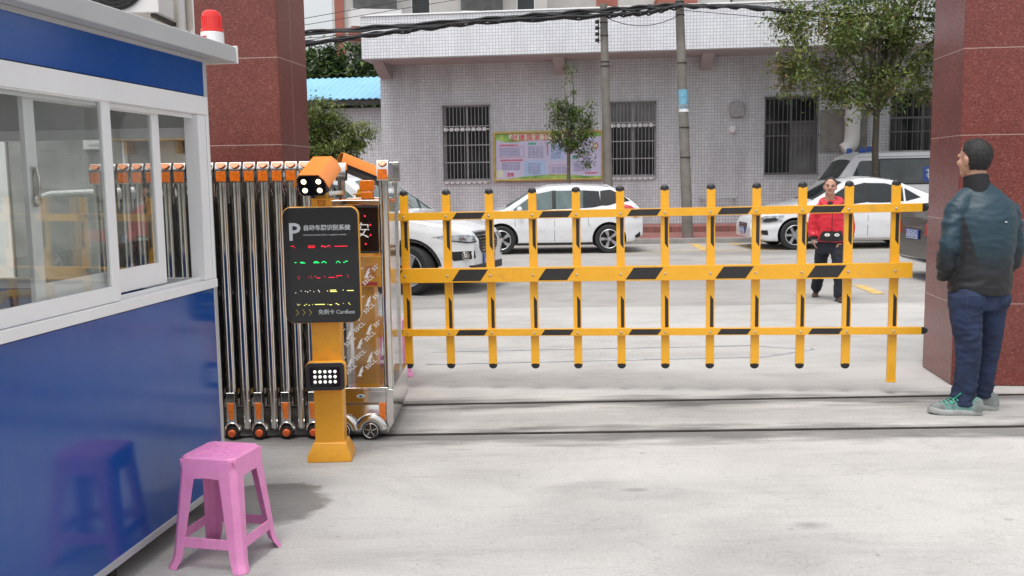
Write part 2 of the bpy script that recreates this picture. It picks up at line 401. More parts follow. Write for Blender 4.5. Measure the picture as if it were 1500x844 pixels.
MT['blue_roof'] = mat('blue_corrugated_sheet', (.22, .46, .70), .45, var=.08, vs=.8)
MT['gold'] = mat('gold_frame', (.55, .40, .14), .35, .6, var=.2)
MT['poster'] = mat('lilac_poster', (.56, .55, .74), .4, var=.05, vs=1.5)
MT['poster_green'] = mat('poster_green', (.16, .42, .13), .4, var=.35, vs=4, c2=(.35, .5, .12))
MT['poster_blue'] = mat('poster_pale_blue', (.40, .56, .80), .4, var=.06)
MT['poster_ink'] = mat('poster_text_grey', (.30, .30, .46), .5, var=.2)
MT['poster_red'] = mat('poster_title_red', (.60, .03, .07), .4, var=.1)
MT['poster_pale'] = mat('poster_cream', (.68, .68, .55), .4)
MT['poster_teal'] = mat('poster_teal', (.10, .42, .28), .4)
MT['paper_white'] = mat('white_paper', (.75, .75, .75), .6, var=.04)
MT['notice_blue'] = mat('blue_notice', (.16, .38, .52), .5, var=.3, vs=20)
MT['skin'] = mat('skin', (.48, .26, .18), .5, var=.1, vs=14)
MT['hair'] = mat('black_hair', (.012, .011, .011), .5, var=.4, vs=70, bump=.6, bs=220)
MT['hair_grey'] = mat('greying_hair', (.05, .045, .042), .6, var=.4, vs=60, bump=.5, bs=200)
MT['denim'] = mat('blue_denim', (.010, .019, .052), .85, var=.3, vs=9, bump=.25, bs=300, c2=(.017, .03, .074))
MT['navy'] = mat('navy_trousers', (.012, .014, .024), .8, var=.2, vs=8)
MT['red_jacket'] = mat('red_jacket_nylon', (.56, .012, .03), .5, var=.18, vs=6, sheen=.1)
MT['shoe_grey'] = mat('grey_suede', (.16, .175, .17), .8, var=.3, vs=22)
MT['shoe_teal'] = mat('teal_mesh', (.10, .20, .18), .7, var=.25, vs=40)
MT['teal_lace'] = mat('green_laces', (.03, .33, .22), .6)
MT['shoe_sole'] = mat('pale_sole', (.34, .35, .34), .7, var=.15, vs=20)
MT['brown_shoe'] = mat('brown_leather', (.06, .03, .022), .4, var=.2)
MT['desk'] = mat('desk_grey', (.20, .20, .21), .5, var=.1)
MT['tan'] = mat('tan_plastic', (.45, .30, .14), .45, var=.08)
MT['wood'] = mat('wood_plank', (.42, .27, .13), .6, var=.25, vs=7)
MT['interior'] = mat('booth_lining', (.42, .43, .42), .6, var=.06)
MT['ac_grey'] = mat('condenser_grille', (.055, .055, .055), .5, var=.2)
MT['hub'] = mat('orange_hub', (.60, .10, .02), .45)
# ------------------------------------------------------------------ camera, light
cam = bpy.data.cameras.new('camera'); cam.sensor_width = 36; cam.lens = 33.6; cam.clip_start = .05; cam.clip_end = 2000
co = bpy.data.objects.new('camera', cam); col.objects.link(co)
co.matrix_world = Matrix.Translation((0, 0, 1.6)) @ Matrix.Rotation(R(90-6.6), 4, 'X') @ Matrix.Rotation(R(-.8), 4, 'Z')
sc.camera = co
SUN_EL, SUN_AZ = 71, 205        # azimuth clockwise from +Y
w = bpy.data.worlds.new('World'); sc.world = w; w.use_nodes = True
nt = w.node_tree; bg = nt.nodes['Background']
sky = nt.nodes.new('ShaderNodeTexSky'); sky.sky_type = 'NISHITA'; sky.sun_disc = False
sky.sun_elevation = R(SUN_EL); sky.sun_rotation = R(SUN_AZ); sky.dust_density = 4; sky.air_density = 1.3
hs = nt.nodes.new('ShaderNodeHueSaturation'); hs.inputs['Saturation'].default_value = .22
nt.links.new(sky.outputs[0], hs.inputs['Color']); nt.links.new(hs.outputs[0], bg.inputs[0])
bg.inputs[1].default_value = .15
sl = bpy.data.lights.new('sun', 'SUN'); sl.energy = 1.35; sl.angle = R(22); sl.color = (1, .97, .93)
so = bpy.data.objects.new('sun', sl); col.objects.link(so)
az, el = R(SUN_AZ), R(SUN_EL)
sd = Vector((math.sin(az)*math.cos(el), math.cos(az)*math.cos(el), math.sin(el)))
so.rotation_euler = sd.to_track_quat('Z', 'Y').to_euler()
vs = sc.view_settings; vs.view_transform = 'Standard'; vs.look = 'None'; vs.gamma = 1; vs.exposure = .5
sc.render.engine = 'CYCLES'
sc.cycles.use_denoising = True
sc.cycles.max_bounces = 8; sc.cycles.transparent_max_bounces = 16
sc.cycles.sample_clamp_indirect = 6

# ------------------------------------------------------------------ ground
def sheet(name, x0, x1, y0, y1, z, m, th=None):
    mb = MB()
    if th: mb.box(x0, x1, y0, y1, z-th, z)
    else: mb.add([(x0,y0,z),(x1,y0,z),(x1,y1,z),(x0,y1,z)], [(0,1,2,3)])
    return tag(mb.build(name, m, smooth=0, bevel=.01 if th else 0), kind='structure')
conc_near = concrete_mat('forecourt_concrete', (.435, .424, .408),
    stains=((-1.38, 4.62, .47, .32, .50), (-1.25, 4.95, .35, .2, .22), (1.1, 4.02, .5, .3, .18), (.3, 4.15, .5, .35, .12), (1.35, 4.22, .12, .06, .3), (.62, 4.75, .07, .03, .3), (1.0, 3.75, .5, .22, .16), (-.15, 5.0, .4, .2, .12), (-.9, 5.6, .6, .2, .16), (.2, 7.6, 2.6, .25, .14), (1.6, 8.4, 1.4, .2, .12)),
    tracks=((6.68, .20, .58), (5.80, .24, .58), (6.25, .42, .2)), streak=.22)
conc_far = concrete_mat('road_concrete', (.34, .325, .31), streak=.22,
    stains=((1.5, 14.5, 3.2, .9, .14), (-1.0, 13.5, 2.0, .8, .2), (5.5, 19.5, 3.2, .8, .3), (1.2, 20.4, 2.2, .7, .3)))
sheet('ground', -400, 400, -60, 900, -.01, mat('earth_concrete', (.30, .29, .27), .9, var=.2, vs=.3))
sheet('forecourt', -14, 16, -12, 11.65, 0, conc_near)
sheet('road', -60, 60, 11.65, 22.42, .0, conc_far)
sheet('kerb', -60, 60, 22.42, 22.56, .12, MT['kerb'], .2)
pv = sheet('sidewalk', -60, 60, 22.56, 25.2, .105, MT['paver'], .2)
sheet('sidewalk_step', -60, 60, 25.6, 36, .24, MT['paver'], .3)
# painted parking lines
def line(p, q, wd):
    p = Vector((*p, .004)); q = Vector((*q, .004)); d = (q-p).normalized(); n = Vector((-d.y, d.x, 0))*wd/2
    mb = MB(); mb.add([p-n, q-n, q+n, p+n], [(0,1,2,3)])
    return tag(mb.build('parking_line', MT['yline'], smooth=0), kind='structure')
line((2.1, 20.15), (16, 20.25), .1)
line((4.15, 20.2), (4.25, 22.3), .22); line((5.35, 20.3), (5.15, 22.3), .18)
line((4.86, 12.55), (4.95, 13.6), .17); line((-9, 20.1), (-2.6, 20.1), .1)
# saw-cut groove of the vehicle loop
mb = MB()
pts = [(-.75, 8.75), (2.2, 8.85), (2.75, 8.62), (2.2, 8.28), (-.75, 8.15)]
for (ax, ay), (bx, by) in zip(pts, pts[1:]):
    d = Vector((bx-ax, by-ay, 0)).normalized(); n = Vector((-d.y, d.x, 0))*.022
    a = Vector((ax, ay, .003)); b = Vector((bx, by, .003))
    mb.add([a-n, b-n, b+n, a+n], [(0,1,2,3)])
tag(mb.build('pavement_groove', mat('groove_grey', (.36, .37, .39), .9, var=.35, vs=5), smooth=0), kind='structure')
# gate tracks: flat steel rails let into the concrete
def track(y0, y1, lab):
    mb = MB(); n = 24
    xs = [-6+ (12.5*i/n) for i in range(n+1)]
    for dy in (-.016, .004):
        rings = [[(x, y0+(y1-y0)*(x+6)/12.5+dy+a, z) for a, z in ((0,-.01),(0,.006),(.010,.006),(.010,-.01))] for x in xs]
        mb.loft(rings)
    tag(mb.build('gate_track', MT['rust'], smooth=0), lab, 'gate track', 'steel tracks of the sliding gate')
track(6.6, 6.75, 'dark steel gate track crossing the concrete nearer the yellow barrier')
track(5.87, 5.85, 'dark steel gate track crossing the concrete nearer the pink stool')

# ------------------------------------------------------------------ red granite gate pillars
def pillar(x, y, rz, w, d, h, m, lab):
    mb = MB(); mb.box(0, w, 0, d, 0, h)
    o = mb.build('gate_pillar', m, bevel=.012)
    o.location = (x, y, 0); o.rotation_euler.z = rz
    return tag(o, lab, 'pillar')
p1 = pillar(3.29, 7.05, R(-7), 1.5, .72, 5.2, MT['granite2'], 'red granite gate pillar behind the man in the teal jacket')
p2 = pillar(-2.27, 7.076, R(-7), .62, .62, 5.2, MT['granite'], 'red granite gate pillar behind the row of chrome gate posts')
# broken render at the foot of the right pillar
mb = MB()
rnd = random.Random(3)
for k in range(16):
    mb.ell((.62+rnd.random()*.8, -.005, .02+rnd.random()*.14), (.05+rnd.random()*.05, .012, .03+rnd.random()*.03), 9, 5)
mb.build('broken_corner', MT['kerb'], p1, smooth=0)

# ------------------------------------------------------------------ tiled building across the street
bld = empty('tiled_building', (4.84, 27, 0), R(-7), 'long low building clad in grey mosaic tiles with a deep white canopy', 'building')
cs, sn = math.cos(R(-7)), math.sin(R(-7))
def bl(x, y):   # world -> building local
    dx, dy = x-4.84, y-27
    return dx*cs+dy*sn, -dx*sn+dy*cs
XL = -8.62
mb = MB(); mb.box(XL, 14, 0, .35, 0, 4.84)
wall = mb.build('wall', MT['tile_wall'], bld, bevel=0, smooth=0)
# openings are cut through the wall
WIN = [(-6.815, -5.446, 1.53, 3.67), (-2.04, -.746, 1.58, 3.67), (2.22, 3.65, 1.58, 3.69), (5.54, 7.3, 1.62, 3.75)]
cut = MB()
for x0, x1, z0, z1 in WIN: cut.box(x0, x1, -.2, .6, z0, z1)
co_ = cut.build('cutter', MT['soffit'], bld, smooth=0)
bo = wall.modifiers.new('cut', 'BOOLEAN'); bo.object = co_; bo.operation = 'DIFFERENCE'; bo.solver = 'EXACT'
bpy.context.view_layer.update()
me = bpy.data.meshes.new_from_object(wall.evaluated_get(bpy.context.evaluated_depsgraph_get()))
wall.modifiers.clear(); wall.data = me; bpy.data.objects.remove(co_)
mb = MB(); mb.box(XL, 14, .36, 9, 0, 4.84); mb.build('rear_block', MT['soffit'], bld, smooth=0)
mb = MB(); mb.box(XL-.08, 14.6, -1.6, 9.2, 4.845, 5.955); cn = mb.build('canopy', MT['tile'], bld, bevel=.01, smooth=0)
mb = MB(); mb.box(XL-.07, 14.5, -1.585, -.005, 4.825, 4.843); mb.build('soffit', MT['soffit'], cn, smooth=0)
mb = MB(); mb.box(XL-.1, 14.6, -1.63, -1.4, 5.957, 6.0); mb.build('coping', MT['white_paint'], cn, bevel=.01)
for bx in (-8.42, -3.41, .6, 5.6):       # sloping beams that carry the canopy
    mb = MB(); mb.prism([(-.005, 4.822), (-.005, 4.46), (-.3, 4.50), (-1.0, 4.822)], bx-.16, bx+.16, 'x'); mb.build('canopy_beam', MT['soffit'], bld, bevel=.01)
for i, (x0, x1, z0, z1) in enumerate(WIN):
    dark = i >= 2
    f = MB(); t = .05
    f.box(x0, x1, .12, .18, z0, z0+t); f.box(x0, x1, .12, .18, z1-t, z1); f.box(x0, x0+t, .122, .178, z0+t, z1-t); f.box(x1-t, x1, .122, .178, z0+t, z1-t)
    xm = (x0+x1)/2; zt = z0+(z1-z0)*.68
    f.box(xm-.025, xm+.025, .121, .179, z0+t, z1-t); f.box(x0+t, x1-t, .123, .177, zt-.03, zt+.03)
    fr = f.build('window', MT['bars_dark'] if dark else MT['bars'], bld, bevel=.004)
    for xa, xb, za, zb, mm in ((x0+t, xm-.025, z0+t, zt-.03, 'win_dark'), (xm+.025, x1-t, z0+t, zt-.03, 'win_mid' if i == 2 else 'win_dark'), (x0+t, xm-.025, zt+.03, z1-t, 'win_mid' if i == 1 else 'win_dark'), (xm+.025, x1-t, zt+.03, z1-t, 'win_mid' if i == 1 else 'win_dark')):
        g = MB(); g.box(xa, xb, .145, .155, za, zb); g.build('pane', MT[mm], fr, smooth=0)
    # security grille standing proud of the wall
    b = MB(); n = 13 if not dark else 12
    for k in range(n+1):
        x = x0 + (x1-x0)*k/n; b.cyl((x, -.06, z0-.02), (x, -.06, z1+.02), .0085, n=6)
    for fz in ((0, .24, .47, .72, 1) if not dark else (0, .5, 1)):
        z = z0 + (z1-z0)*fz; b.box(x0-.03, x1+.03, -.072, -.048, z-.014, z+.014)
    for x in (x0, x1): b.box(x-.012, x+.012, -.05, 0, z0+.1, z0+.13); b.box(x-.012, x+.012, -.05, 0, z1-.13, z1-.1)
    b.build('grille', MT['bars_dark'] if dark else MT['bars'], fr, smooth=30)
    if not dark:   # pale stub rails seen along transom and sill
        for zz in (z0-.04, zt):
            b = MB()
            for k in range(8): b.box(x0+.04+k*(x1-x0-.08)/8, x0+.04+(k+.62)*(x1-x0-.08)/8, -.05, -.02, zz-.05, zz+.05)
            b.box(x0, x1, -.055, -.012, zz-.012, zz+.012)
            b.build('rail', MT['white_paint'], fr, bevel=.003)

def on_wall(u0, u1, z0, z1, y0, y1, name, m, lab, cat, bevel=.01, r=None):
    mb = MB()
    if r: mb.prism(rrect(u0, u1, z0, z1, r), y0, y1, 'y')
    else: mb.box(u0, u1, y0, y1, z0, z1)
    o = mb.build(name, m, bevel=bevel); o.location = (4.84, 27, 0); o.rotation_euler.z = R(-7)
    return tag(o, lab, cat)
on_wall(1.25, 1.66, 3.16, 3.58, -.16, -.004, 'vent_hood', MT['bars'], 'grey rounded vent box high on the tiled wall', 'vent', .03, .12)
o = MB().ell((0, 0, 0), (.1, .06, .11)).box(-.05, .05, .0, .06, -.05, .05).build('wall_lamp', MT['white_plastic']); o.location = (4.84+1.35*cs-.06*.1219, 27+1.35*sn-.06*cs, 2.83); o.rotation_euler.z = R(-7)
tag(o, 'small white round lamp below the grey vent box on the tiled wall', 'wall lamp')
mb = MB(); mb.box(.45, 1.5, -.16, -.1, .92, .95); mb.box(.5, .53, -.14, 0, .86, .92); mb.box(1.4, 1.43, -.14, 0, .86, .92); mb.box(.45, .475, -.16, -.1, .95, 1.0); mb.box(1.475, 1.5, -.16, -.1, .95, 1.0)
o = mb.build('wall_rail', MT['bars'], bevel=.004); o.location = (4.84, 27, 0); o.rotation_euler.z = R(-7); tag(o, 'thin grey rail fixed low on the tiled wall right of the utility poles', 'wall rail')
# fat white duct beside the van
mb = MB()
mb.lathe([(.20, 2.55), (.20, 3.05), (.225, 3.06), (.225, 3.12), (.20, 3.13), (.20, 3.3), (.225, 3.31), (.225, 3.37), (.20, 3.38), (.20, 4.8)], 20, M=T(4.5, -.28, 0))
mb.tube([(4.5, -.28, 2.56), (4.48, -.28, 2.4), (4.40, -.28, 2.28), (4.27, -.28, 2.2)], [.2, .205, .2, .19], 18)
o = mb.build('exhaust_duct', MT['white_wall']); o.location = (4.84, 27, 0); o.rotation_euler.z = R(-7)
tag(o, 'fat white exhaust duct with ribbed collars on the wall above the van', 'duct')
on_wall(3.70, 4.95, 2.18, 3.3, -.05, -.003, 'duct_panel', MT['kerb'], 'plain cement panel on the tiled wall behind the white duct', 'wall panel', .004)

# notice board on the wall
nb = empty('notice_board', (4.84, 27, 0), R(-7), 'wide lilac and green health poster board in a gold frame on the tiled wall', 'notice board')
bx0, bx1, bz0, bz1 = -5.345, -2.216, 1.49, 2.895
mb = MB(); t = .06
for a in ((bx0, bx1, bz0, bz0+t), (bx0, bx1, bz1-t, bz1), (bx0, bx0+t, bz0+t, bz1-t), (bx1-t, bx1, bz0+t, bz1-t)): mb.box(a[0], a[1], -.09, -.004, a[2], a[3])
mb.build('frame', MT['gold'], nb, bevel=.012)
mb = MB(); mb.box(bx0+t, bx1-t, -.05, -.006, bz0+t, bz1-t); pp = mb.build('poster', MT['poster'], nb, smooth=0)
Wd = bx1-bx0-2*t; Ht = bz1-bz0-2*t
def PX(f): return bx0+t+Wd*f
def PZ(f): return bz1-t-Ht*f
def flat(poly, y, m, name):
    mb = MB(); mb.prism([(PX(a), PZ(b)) for a, b in poly], y, y+.0015, 'y'); return mb.build(name, m, pp, smooth=0)
flat([(0,0),(.9999,0),(1,.09),(.82,.12),(.6,.05),(.38,.13),(.2,.19),(.08,.185),(0,.12)], -.0525, MT['poster_green'], 'header_band')
flat([(.13,0.012),(.84,.012),(.82,.09),(.36,.155),(.2,.15),(.13,.1)], -.0545, MT['poster_pale'], 'header_glow')
flat([(.08,1),(.25,.95),(.45,.91),(.65,.905),(.85,.95),(1,.955),(1,1)], -.0525, MT['poster_green'], 'grass_band')
flat([(.27,.60),(.48,.60),(.48,.93),(.27,.93)], -.0525, MT['poster_blue'], 'text_panel')
flat([(.52,.24),(.65,.24),(.65,.58),(.52,.58)], -.0525, MT['poster_blue'], 'text_panel')
flat([(.0,.80),(.07,.80),(.07,.97),(0,.97)], -.0528, MT['poster_pale'], 'printed_house')
flat([(.31,.20),(.385,.20),(.385,.25),(.31,.25)], -.0525, MT['poster_teal'], 'text_panel')
flat([(.73,.50),(.77,.50),(.77,.58),(.73,.58)], -.0525, MT['poster_teal'], 'text_panel')
v, f = text_mesh('创建国家卫生城市', .195, .001, .002, spacing=1.27)
mb = MB(); mb.add(v, f, M=T(PX(.145), -.0575, PZ(.145))); mb.build('title_lettering', MT['poster_red'], pp, smooth=0)
rnd = random.Random(5)
mb = MB()
def para(x0, x1, z0, z1, rows, cols=1):
    for r in range(rows):
        z = z0+(z1-z0)*(r+.5)/rows
        for c in range(cols):
            a = x0+(x1-x0)*c/cols; b = x0+(x1-x0)*(c+.86)/cols
            x = a
            while x < b-.005:
                l = min(b-x, .008+rnd.random()*.02); mb.box(PX(x), PX(x+l), -.0545, -.053, PZ(z+.009), PZ(z-.009)); x += l+.004
para(.045, .265, .31, .50, 6); para(.06, .26, .62, .80, 6); para(.31, .46, .28, .54, 8, 4); para(.31, .45, .64, .90, 8); para(.53, .64, .27, .56, 9)
para(.53, .68, .74, .89, 5, 3); para(.74, .92, .36, .46, 3); para(.74, .93, .62, .85, 7); para(.8, .9, .52, .56, 1)
mb.build('printed_text', MT['poster_ink'], pp, smooth=0)
mb = MB()
def fr_(x0, x1, z0, z1):
    for a in ((x0,x1,z0,z0+.006),(x0,x1,z1-.006,z1),(x0,x0+.003,z0,z1),(x1-.003,x1,z0,z1)): mb.box(PX(a[0]), PX(a[1]), -.0542, -.053, PZ(a[3]), PZ(a[2]))
fr_(.035, .27, .28, .52); fr_(.51, .70, .70, .93)
for x in (.045, .06, .075, .09, .105, .12, .135, .15, .165, .18, .2): mb.box(PX(x), PX(x+.011), -.0542, -.053, PZ(.265), PZ(.235))
for k in range(14): mb.box(PX(.045+k*.0155), PX(.045+k*.0155+.011), -.0542, -.053, PZ(.60), PZ(.565))
for k in range(6): mb.box(PX(.488), PX(.50), -.0542, -.053, PZ(.25+k*.045), PZ(.222+k*.045))
for k in range(9): mb.box(PX(.845+k*.013), PX(.855+k*.013), -.0542, -.053, PZ(.90), PZ(.87))
mb.prism([(PX(.945)+.08*math.cos(a*PI/10), PZ(.30)+.08*math.sin(a*PI/10)) for a in range(20)], -.0542, -.053, 'y')
mb.build('printed_red_marks', MT['poster_red'], pp, smooth=0)
mb = MB(); mb.prism([(PX(.945)+.055*math.cos(a*PI/10), PZ(.30)+.055*math.sin(a*PI/10)) for a in range(20)], -.056, -.0545, 'y'); mb.build('no_smoking_disc', MT['poster_pale'], pp, smooth=0)
v, f = text_mesh('卫生', .11, .001, .004); mb = MB(); mb.add(v, f, M=T(PX(.10), -.0575, PZ(.93))); mb.build('small_lettering', MT['poster_red'], pp, smooth=0)

# ------------------------------------------------------------------ low annex with the blue roof
an = empty('annex', (-3.6, 29.04, 0), R(-7), 'low tiled annex with a bright blue corrugated roof left of the tiled building', 'building')
mb = MB(); mb.box(-9, -.05, .15, 4.0, 0, 3.75); mb.build('wall', MT['tile_wall'], an, smooth=0)
mb = MB(); n = 90
for side in (0,):
    rings = []
    for k in range(n+1):
        x = -9 + 9.0*k/n; z = .02*(1 if k % 2 else -1)
        rings.append([(x, -.35, 4.0+z), (x, 2.1, 4.86+z), (x, 2.1, 4.83+z), (x, -.35, 3.97+z)])
    mb.loft(rings)
rf = mb.build('roof', MT['blue_roof'], an, smooth=0)
mb = MB(); mb.box(-9, .02, -.33, -.2, 3.80, 3.95); mb.build('fascia', MT['dark_steel'], rf, smooth=0)
mb = MB(); mb.tube([(-1.62, -.02, 0), (-1.62, -.02, 3.52), (-1.68, -.02, 3.6), (-1.78, -.02, 3.62), (-2.4, -.02, 3.62)], .05, 10); mb.build('downpipe', MT['white_plastic'], an)
mb = MB(); mb.box(-9, -2.0, -.02, .14, 3.35, 3.62); mb.build('red_band', mat('maroon_band', (.16,.03,.03), .7), an, smooth=0)
mb = MB(); mb.box(-2.75, -1.95, .02, .149, 1.2, 3.05); mb.build('window', MT['win_mid'], an, smooth=0)

# ------------------------------------------------------------------ apartment blocks far behind
def apartments(name, x, y, rz, w, d, fl, lab, seed, redcols, z0=0, wallm='pale_wall'):
    r = random.Random(seed)
    a = empty(name, (x, y, 0), rz, lab, 'building', 'apartment blocks beyond the tiled building')
    mb = MB(); mb.box(0, w, 0, d, 0, fl*3.1+1.2); mb.build('wall', MT[wallm], a, smooth=0)
    for rx0, rx1 in redcols:
        mb = MB(); mb.box(rx0, rx1, -.12, -.003, 0, fl*3.1+1.2); mb.build('pilaster', MT['red_wall'], a, smooth=0)
    nb_ = max(1, int(w/5.2))
    for f_ in range(2, fl):
        z = f_*3.22
        for k in range(nb_):
            x0 = w*(k+.12)/nb_; x1 = w*(k+.62)/nb_
            if any(x0 < q and x1 > p for p, q in redcols): continue
            mb = MB(); mb.prism([(x0, -.003), (x0+.15, -1.3), (x1-.15, -1.3), (x1, -.003)], z-.45, z+.18, 'z')
            bal = mb.build('balcony', MT['red_wall'], a, smooth=0)
            mb = MB(); mb.prism([(x0, -.01), (x0+.15, -1.32), (x1-.15, -1.32), (x1, -.01), (x1-.1, -.01), (x1-.25, -1.2), (x0+.25, -1.2), (x0+.1, -.01)], z+.183, z+1.1, 'z'); mb.build('parapet', MT['white_wall'], bal, smooth=0)
            mb = MB(); mb.box(x0+.3, x1-.3, -.04, .05, z+.2, z+2.5); mb.build('balcony_door', MT['win_mid'], a, smooth=0)
            wx = w*(k+.70)/nb_
            mb = MB(); mb.box(wx, wx+1.1, -.05, .02, z+.9, z+2.4); wn = mb.build('window', MT['white_wall'], a, smooth=0)
            mb = MB(); mb.box(wx+.07, wx+1.03, -.06, -.052, z+.97, z+2.33); mb.build('pane', MT['win_dark'], wn, smooth=0)
    return a
apartments('apartment_block', -9.55, 54, R(11), 12, 10, 7, 'white apartment block with a red corner strip, above the blue roof', 1, ((0, .5), ))
apartments('apartment_block', -2.3, 66, R(-4), 17, 12, 8, 'pale apartment block with red balcony undersides, behind the middle of the white canopy', 2, ((8.2, 9.6),))
apartments('apartment_block', 16, 70, R(-10), 26, 12, 8, 'pale apartment block behind the right end of the white canopy', 4, ((3.2, 7.0), (15, 17)))
# ------------------------------------------------------------------ guard booth (local x along its long wall, y into the booth)
RB = R(82.7)
bt = empty('guard_booth', (-1.445, 4.64, 0), RB, 'blue guard booth with white sliding windows and a grey flat roof', 'guard booth')
BL, BD = 3.2, 2.0
def B(mb, name, m, parent=bt, bevel=.003, smooth=35): return mb.build(name, MT[m] if isinstance(m, str) else m, parent, bevel=bevel, smooth=smooth)
mb = MB(); mb.box(-BL+.03, -.03, .0, .045, .125, 1.085); B(mb, 'wall_panel', 'blue_panel', bevel=0)
mb = MB(); mb.box(-BL+.03, -.03, .0, .045, 2.005, 2.166); B(mb, 'fascia_panel', 'blue_panel', bevel=0)
mb = MB(); mb.box(-.045, 0, .035, BD-.03, .125, 1.085); B(mb, 'end_wall_panel', 'blue_panel', bevel=0)
mb = MB(); mb.box(-.045, 0, .035, BD-.03, 1.86, 2.176); B(mb, 'end_fascia_panel', 'interior', bevel=0)
mb = MB(); mb.box(-BL, -.05, BD-.045, BD, .125, 1.085); mb.box(-BL, -.05, BD-.045, BD, 1.86, 2.176); B(mb, 'rear_wall', 'interior', bevel=0)
mb = MB(); mb.box(-BL, -BL+.045, .05, BD-.05, .125, 2.176); B(mb, 'side_wall', 'interior', bevel=0)
mb = MB(); mb.box(-BL, -.046, .05, BD-.05, .13, .16); B(mb, 'floor_plate', 'desk', bevel=0)
mb = MB(); mb.box(-BL+.05, -.05, .05, BD-.05, 2.12, 2.15); B(mb, 'ceiling_panel', 'interior', bevel=0)
for x, y in ((-.03, -.004), (-.03, BD-.03), (-BL, -.004), (-BL, BD-.03)):
    mb = MB(); mb.box(x, x+.034, y, y+.038, .1, 2.179); B(mb, 'corner_post', 'alu')
mb = MB(); mb.box(-BL, 0, -.006, .05, .095, .127); mb.box(-.05, .005, .05, BD, .095, .127); B(mb, 'base_rail', 'alu')
mb = MB(); mb.box(-BL, 0, -.008, .0, 2.160, 2.178); B(mb, 'top_trim', 'alu', bevel=0)
for x, y in ((-.95, .06), (-.12, .5), (-2.6, .08), (-.2, BD-.2), (-2.6, BD-.2)):
    mb = MB(); mb.box(x-.025, x+.025, y, y+.05, 0, .1); B(mb, 'leg', 'dark_steel')
mb = MB(); mb.box(-BL-.3, .182, -.08, BD+.15, 2.18, 2.257); rf = B(mb, 'roof', 'roof_grey', bevel=.006)
mb = MB(); mb.box(.183, .198, -.085, BD+.15, 2.177, 2.262); B(mb, 'edge_trim', 'white_paint', rf)
# window frame on the long wall
mb = MB()
mb.box(-BL+.05, -.004, -.006, .07, 1.915, 2.0); mb.box(-BL+.05, -.004, -.012, .10, 1.09, 1.132)
mb.box(-.105, -.004, .0, .072, 1.133, 1.914); mb.box(-.03, -.004, -.007, -.001, 1.133, 1.914)
mb.box(-BL+.05, -.10, .028, .034, 1.132, 1.15); mb.box(-BL+.05, -.10, .028, .034, 1.895, 1.915)
B(mb, 'window_frame', 'white_paint')
def sash(name, x0, x1, y, z0, z1, st=.058, br=.062, tr=.022, parent=bt):
    mb = MB(); d = .02
    mb.box(x0, x0+st, y, y+d, z0, z1); mb.box(x1-st, x1, y, y+d, z0, z1)
    mb.box(x0+st, x1-st, y+.001, y+d-.001, z0, z0+br); mb.box(x0+st, x1-st, y+.001, y+d-.001, z1-tr, z1)
    s_ = B(mb, name, 'white_paint', parent, .002)
    g = MB(); g.box(x0+st, x1-st, y+.008, y+.012, z0+br, z1-tr); g.build('pane', MT['glass'], s_, smooth=0)
    return s_
sash('sliding_window', -2.55, -.858, .006, 1.134, 1.932)
sB = sash('sliding_window', -1.345, -.40, .044, 1.155, 1.93, .06, .095, .04)
mb = MB(); mb.box(-1.33, -1.305, .036, .044, 1.52, 1.66); mb.tube([(-1.318, .036, 1.55), (-1.318, .024, 1.56), (-1.318, .022, 1.62), (-1.316, .03, 1.655)], .007, 8); mb.ell((-1.318, .03, 1.545), (.02, .01, .02), 10, 6); B(mb, 'window_latch', 'chrome', sB)
# end windows facing the gate, rear windows
def wframe(name, y0, y1, z0, z1, mul):
    mb = MB(); t = .05
    mb.box(-.044, -.002, y0, y1, z0, z0+t); mb.box(-.044, -.002, y0, y1, z1-t, z1)
    for y in [y0, y1-t] + [y0+(y1-y0)*k-t/2 for k in mul]: mb.box(-.043, -.003, y, y+t, z0+t, z1-t)
    s_ = B(mb, name, 'white_paint', bevel=.002)
    g = MB(); g.box(-.026, -.022, y0+t, y1-t, z0+t, z1-t); g.build('pane', MT['glass'], s_, smooth=0)
wframe('end_window', .035, BD-.03, 1.086, 1.859, (.72,))
mb = MB(); t = .05
mb.box(-BL, -.05, BD-.04, BD-.005, 1.086, 1.13); mb.box(-BL, -.05, BD-.04, BD-.005, 1.815, 1.859)
for x in (-BL, -2.2, -1.15, -.1): mb.box(x, x+t, BD-.039, BD-.006, 1.13, 1.815)
B(mb, 'rear_window', 'white_paint', bevel=.002)
# booth contents
def booth_thing(o, lab, cat):
    o.location = bt.location; o.rotation_euler.z = RB; return tag(o, lab, cat)
mb = MB(); mb.box(-2.9, -.06, .12, .72, 1.02, 1.05); mb.box(-2.88, -2.83, .14, .7, .16, 1.02); mb.box(-.16, -.11, .14, .7, .16, 1.02)
booth_thing(mb.build('desk', MT['desk'], bevel=.004), 'grey counter inside the booth behind the sliding windows', 'desk')
ph = empty('telephone', bt.location, RB, 'tan desk telephone on the counter inside the booth', 'telephone')
Mx = T(-.92, .36, 1.052, 0, 0, R(20))
mb = MB(); mb.prism([(-.10, 0), (.10, 0), (.10, .03), (-.10, .075)], -.09, .09, 'y', M=Mx); mb.build('base', MT['tan'], ph, bevel=.006)
mb = MB()
for a in range(3):
    for b_ in range(4): mb.box(-.005+b_*.024, .011+b_*.024, -.03+a*.026, -.012+a*.026, .046-b_*.0055, .06-b_*.0055, M=Mx)
mb.build('keypad', MT['print_gold'], ph, bevel=.002)
mb = MB(); mb.tube([(-.075, -.11, .10), (-.07, -.06, .125), (-.07, .06, .125), (-.075, .11, .10)], [(.026, .026), (.017, .017), (.017, .017), (.026, .026)], 10, M=Mx); mb.build('handset', MT['tan'], ph)
